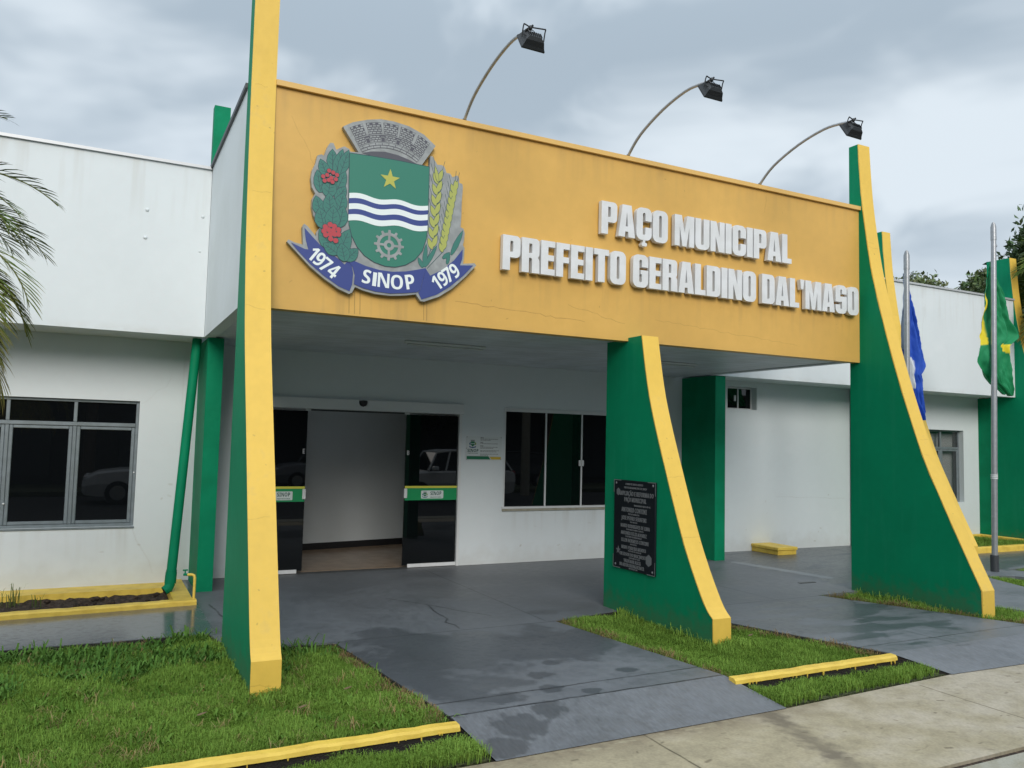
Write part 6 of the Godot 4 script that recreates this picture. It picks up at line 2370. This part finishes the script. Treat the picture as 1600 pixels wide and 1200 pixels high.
# outlines of the coat of arms in metres on the fascia
const CREST := {
	"board": [0.790, 4.522, 0.880, 4.580, 1.017, 4.631, 1.139, 4.661, 1.264, 4.665, 1.409, 4.649, 1.559, 4.598, 1.678, 4.512, 1.544, 4.301, 1.624, 4.304, 1.629, 4.405, 1.649, 4.409, 1.675, 4.372, 1.702, 4.336, 1.746, 4.340, 1.775, 4.327, 1.796, 4.273, 1.834, 4.274, 1.858, 4.242, 1.907, 4.269, 1.927, 4.245, 1.929, 4.200, 1.962, 4.193, 1.969, 4.161, 1.961, 4.032, 1.961, 3.887, 1.955, 3.774, 1.988, 3.761, 2.001, 3.721, 1.994, 3.639, 1.985, 3.605, 2.004, 3.577, 1.999, 3.477, 1.991, 3.425, 2.111, 3.444, 2.131, 3.424, 2.018, 3.299, 1.887, 3.173, 1.757, 3.084, 1.611, 3.023, 1.574, 3.025, 1.528, 3.083, 1.427, 3.062, 1.285, 3.044, 1.145, 3.046, 1.023, 3.067, 0.954, 3.090, 0.930, 3.037, 0.902, 3.021, 0.803, 3.057, 0.668, 3.137, 0.550, 3.222, 0.434, 3.331, 0.343, 3.417, 0.356, 3.438, 0.414, 3.418, 0.482, 3.409, 0.469, 3.565, 0.484, 3.594, 0.513, 3.578, 0.591, 3.496, 0.593, 3.533, 0.610, 3.565, 0.633, 3.589, 0.600, 3.617, 0.561, 3.678, 0.543, 3.758, 0.545, 3.825, 0.569, 3.876, 0.536, 3.927, 0.525, 4.005, 0.535, 4.082, 0.562, 4.145, 0.575, 4.218, 0.608, 4.234, 0.634, 4.226, 0.661, 4.315, 0.683, 4.353, 0.711, 4.355, 0.738, 4.299, 0.784, 4.330, 0.812, 4.344, 0.856, 4.328, 0.865, 4.306, 0.942, 4.313],
	"shield": [0.857, 4.292, 1.064, 4.301, 1.312, 4.305, 1.621, 4.300, 1.622, 4.086, 1.621, 3.836, 1.620, 3.694, 1.613, 3.614, 1.577, 3.494, 1.506, 3.401, 1.418, 3.342, 1.320, 3.311, 1.223, 3.308, 1.117, 3.333, 1.028, 3.381, 0.957, 3.452, 0.906, 3.543, 0.877, 3.640, 0.870, 3.724, 0.863, 3.995],
	"ribbon_left": [0.379, 3.413, 0.499, 3.372, 0.528, 3.372, 0.502, 3.455, 0.488, 3.558, 0.556, 3.492, 0.632, 3.422, 0.725, 3.360, 0.793, 3.323, 0.852, 3.278, 0.874, 3.310, 0.912, 3.291, 0.932, 3.209, 0.926, 3.107, 0.905, 3.045, 0.803, 3.080, 0.670, 3.159, 0.549, 3.247, 0.441, 3.348],
	"ribbon_centre": [0.874, 3.323, 0.928, 3.323, 1.049, 3.287, 1.171, 3.267, 1.295, 3.265, 1.420, 3.283, 1.528, 3.311, 1.615, 3.337, 1.596, 3.260, 1.567, 3.125, 1.538, 3.103, 1.427, 3.083, 1.284, 3.064, 1.144, 3.067, 1.022, 3.087, 0.943, 3.113, 0.946, 3.194, 0.923, 3.267],
	"ribbon_right": [1.615, 3.334, 1.662, 3.272, 1.787, 3.344, 1.898, 3.446, 1.983, 3.561, 1.982, 3.475, 1.960, 3.405, 2.096, 3.420, 1.998, 3.311, 1.867, 3.193, 1.738, 3.103, 1.584, 3.040, 1.549, 3.102, 1.571, 3.126, 1.599, 3.260],
	"lens": [0.969, 4.313, 1.062, 4.344, 1.185, 4.364, 1.310, 4.355, 1.420, 4.331, 1.506, 4.303, 1.312, 4.307, 1.064, 4.303],
	"leaves": [0.712, 4.113, 0.705, 4.298, 0.104, 0.739, 4.075, 0.797, 4.315, 0.095, 0.780, 4.083, 0.851, 4.317, 0.095, 0.665, 4.046, 0.601, 4.189, 0.099, 0.613, 3.894, 0.577, 4.089, 0.095, 0.745, 3.907, 0.830, 4.117, 0.104, 0.756, 3.842, 0.835, 3.978, 0.099, 0.680, 3.863, 0.698, 4.035, 0.135, 0.629, 3.688, 0.574, 3.855, 0.117, 0.777, 3.744, 0.820, 3.920, 0.117, 0.712, 3.700, 0.687, 3.898, 0.126, 0.659, 3.576, 0.610, 3.752, 0.135, 0.790, 3.611, 0.822, 3.801, 0.122, 0.724, 3.585, 0.733, 3.788, 0.135, 0.740, 3.403, 0.615, 3.561, 0.135, 0.792, 3.360, 0.883, 3.599, 0.140, 0.783, 3.367, 0.656, 3.442, 0.104, 0.860, 3.318, 0.966, 3.433, 0.108, 0.852, 3.309, 0.813, 3.463, 0.117],
	"berries": [0.679, 4.095, 0.019, 0.716, 4.085, 0.019, 0.751, 4.069, 0.019, 0.629, 4.036, 0.019, 0.664, 4.054, 0.019, 0.702, 4.035, 0.019, 0.742, 4.029, 0.019, 0.643, 4.000, 0.019, 0.679, 4.011, 0.019, 0.713, 4.000, 0.019, 0.707, 3.616, 0.024, 0.666, 3.590, 0.024, 0.745, 3.605, 0.024, 0.655, 3.550, 0.024, 0.697, 3.568, 0.024, 0.737, 3.567, 0.024, 0.783, 3.580, 0.024, 0.672, 3.519, 0.024, 0.712, 3.530, 0.024, 0.751, 3.535, 0.024, 0.785, 3.540, 0.024, 0.717, 3.490, 0.024, 0.762, 3.480, 0.024],
	"grains": [1.674, 3.525, 1.630, 3.625, 0.047, 1.681, 3.550, 1.718, 3.662, 0.047, 1.680, 3.629, 1.636, 3.729, 0.047, 1.687, 3.655, 1.724, 3.767, 0.047, 1.686, 3.733, 1.642, 3.834, 0.047, 1.693, 3.759, 1.730, 3.872, 0.047, 1.692, 3.838, 1.648, 3.938, 0.047, 1.699, 3.864, 1.737, 3.977, 0.047, 1.698, 3.943, 1.654, 4.043, 0.047, 1.705, 3.969, 1.743, 4.083, 0.047, 1.704, 4.048, 1.659, 4.148, 0.047, 1.711, 4.075, 1.749, 4.189, 0.047, 1.710, 4.154, 1.665, 4.254, 0.047, 1.717, 4.180, 1.755, 4.295, 0.047, 1.778, 3.511, 1.747, 3.596, 0.043, 1.784, 3.537, 1.810, 3.630, 0.043, 1.789, 3.575, 1.758, 3.660, 0.043, 1.796, 3.601, 1.821, 3.694, 0.043, 1.800, 3.639, 1.769, 3.724, 0.043, 1.807, 3.665, 1.832, 3.758, 0.043, 1.811, 3.703, 1.780, 3.788, 0.043, 1.818, 3.729, 1.843, 3.823, 0.043, 1.822, 3.768, 1.791, 3.853, 0.043, 1.829, 3.794, 1.855, 3.887, 0.043, 1.833, 3.832, 1.802, 3.917, 0.043, 1.840, 3.858, 1.866, 3.952, 0.043, 1.844, 3.897, 1.813, 3.982, 0.043, 1.851, 3.923, 1.877, 4.017, 0.043, 1.855, 3.962, 1.824, 4.047, 0.043, 1.862, 3.988, 1.888, 4.082, 0.043, 1.867, 4.026, 1.835, 4.112, 0.043, 1.873, 4.053, 1.899, 4.148, 0.043, 1.878, 4.092, 1.846, 4.177, 0.043, 1.885, 4.118, 1.911, 4.213, 0.043, 1.713, 4.172, 1.677, 4.319, 0.033, 1.881, 4.119, 1.889, 4.220, 0.030],
	"blades": [1.600, 3.348, 1.615, 3.570, 0.043, 1.609, 3.349, 1.723, 3.567, 0.040, 1.587, 3.341, 1.538, 3.428, 0.040, 1.783, 3.450, 1.854, 3.516, 0.037, 1.827, 3.402, 1.850, 3.512, 0.033, 1.867, 3.496, 1.981, 3.745, 0.050],
	"stems": [1.596, 3.347, 1.677, 3.560, 1.677, 3.560, 1.714, 4.164, 1.628, 3.334, 1.782, 3.512, 1.782, 3.512, 1.881, 4.110],
	"text": [["1", 0.575, 3.336, -0.622, 0.128], ["9", 0.626, 3.296, -0.622, 0.129], ["7", 0.683, 3.253, -0.615, 0.128], ["4", 0.753, 3.208, -0.624, 0.130], ["S", 1.053, 3.189, -0.130, 0.124], ["I", 1.129, 3.177, -0.071, 0.125], ["N", 1.215, 3.173, -0.028, 0.129], ["O", 1.339, 3.170, 0.042, 0.130], ["P", 1.463, 3.187, 0.205, 0.132], ["1", 1.731, 3.210, 0.671, 0.134], ["9", 1.790, 3.255, 0.665, 0.134], ["7", 1.841, 3.297, 0.658, 0.135], ["9", 1.905, 3.343, 0.667, 0.135]],
	"star": [1.242, 4.114, 0.097], "gear": [1.253, 3.504, 0.141],
	"waves": [3.927, 3.924, 3.880, 3.882, 3.831, 3.841, 3.780, 3.788, 3.733, 3.735, 3.677, 3.686, 0.869, 1.619],
}
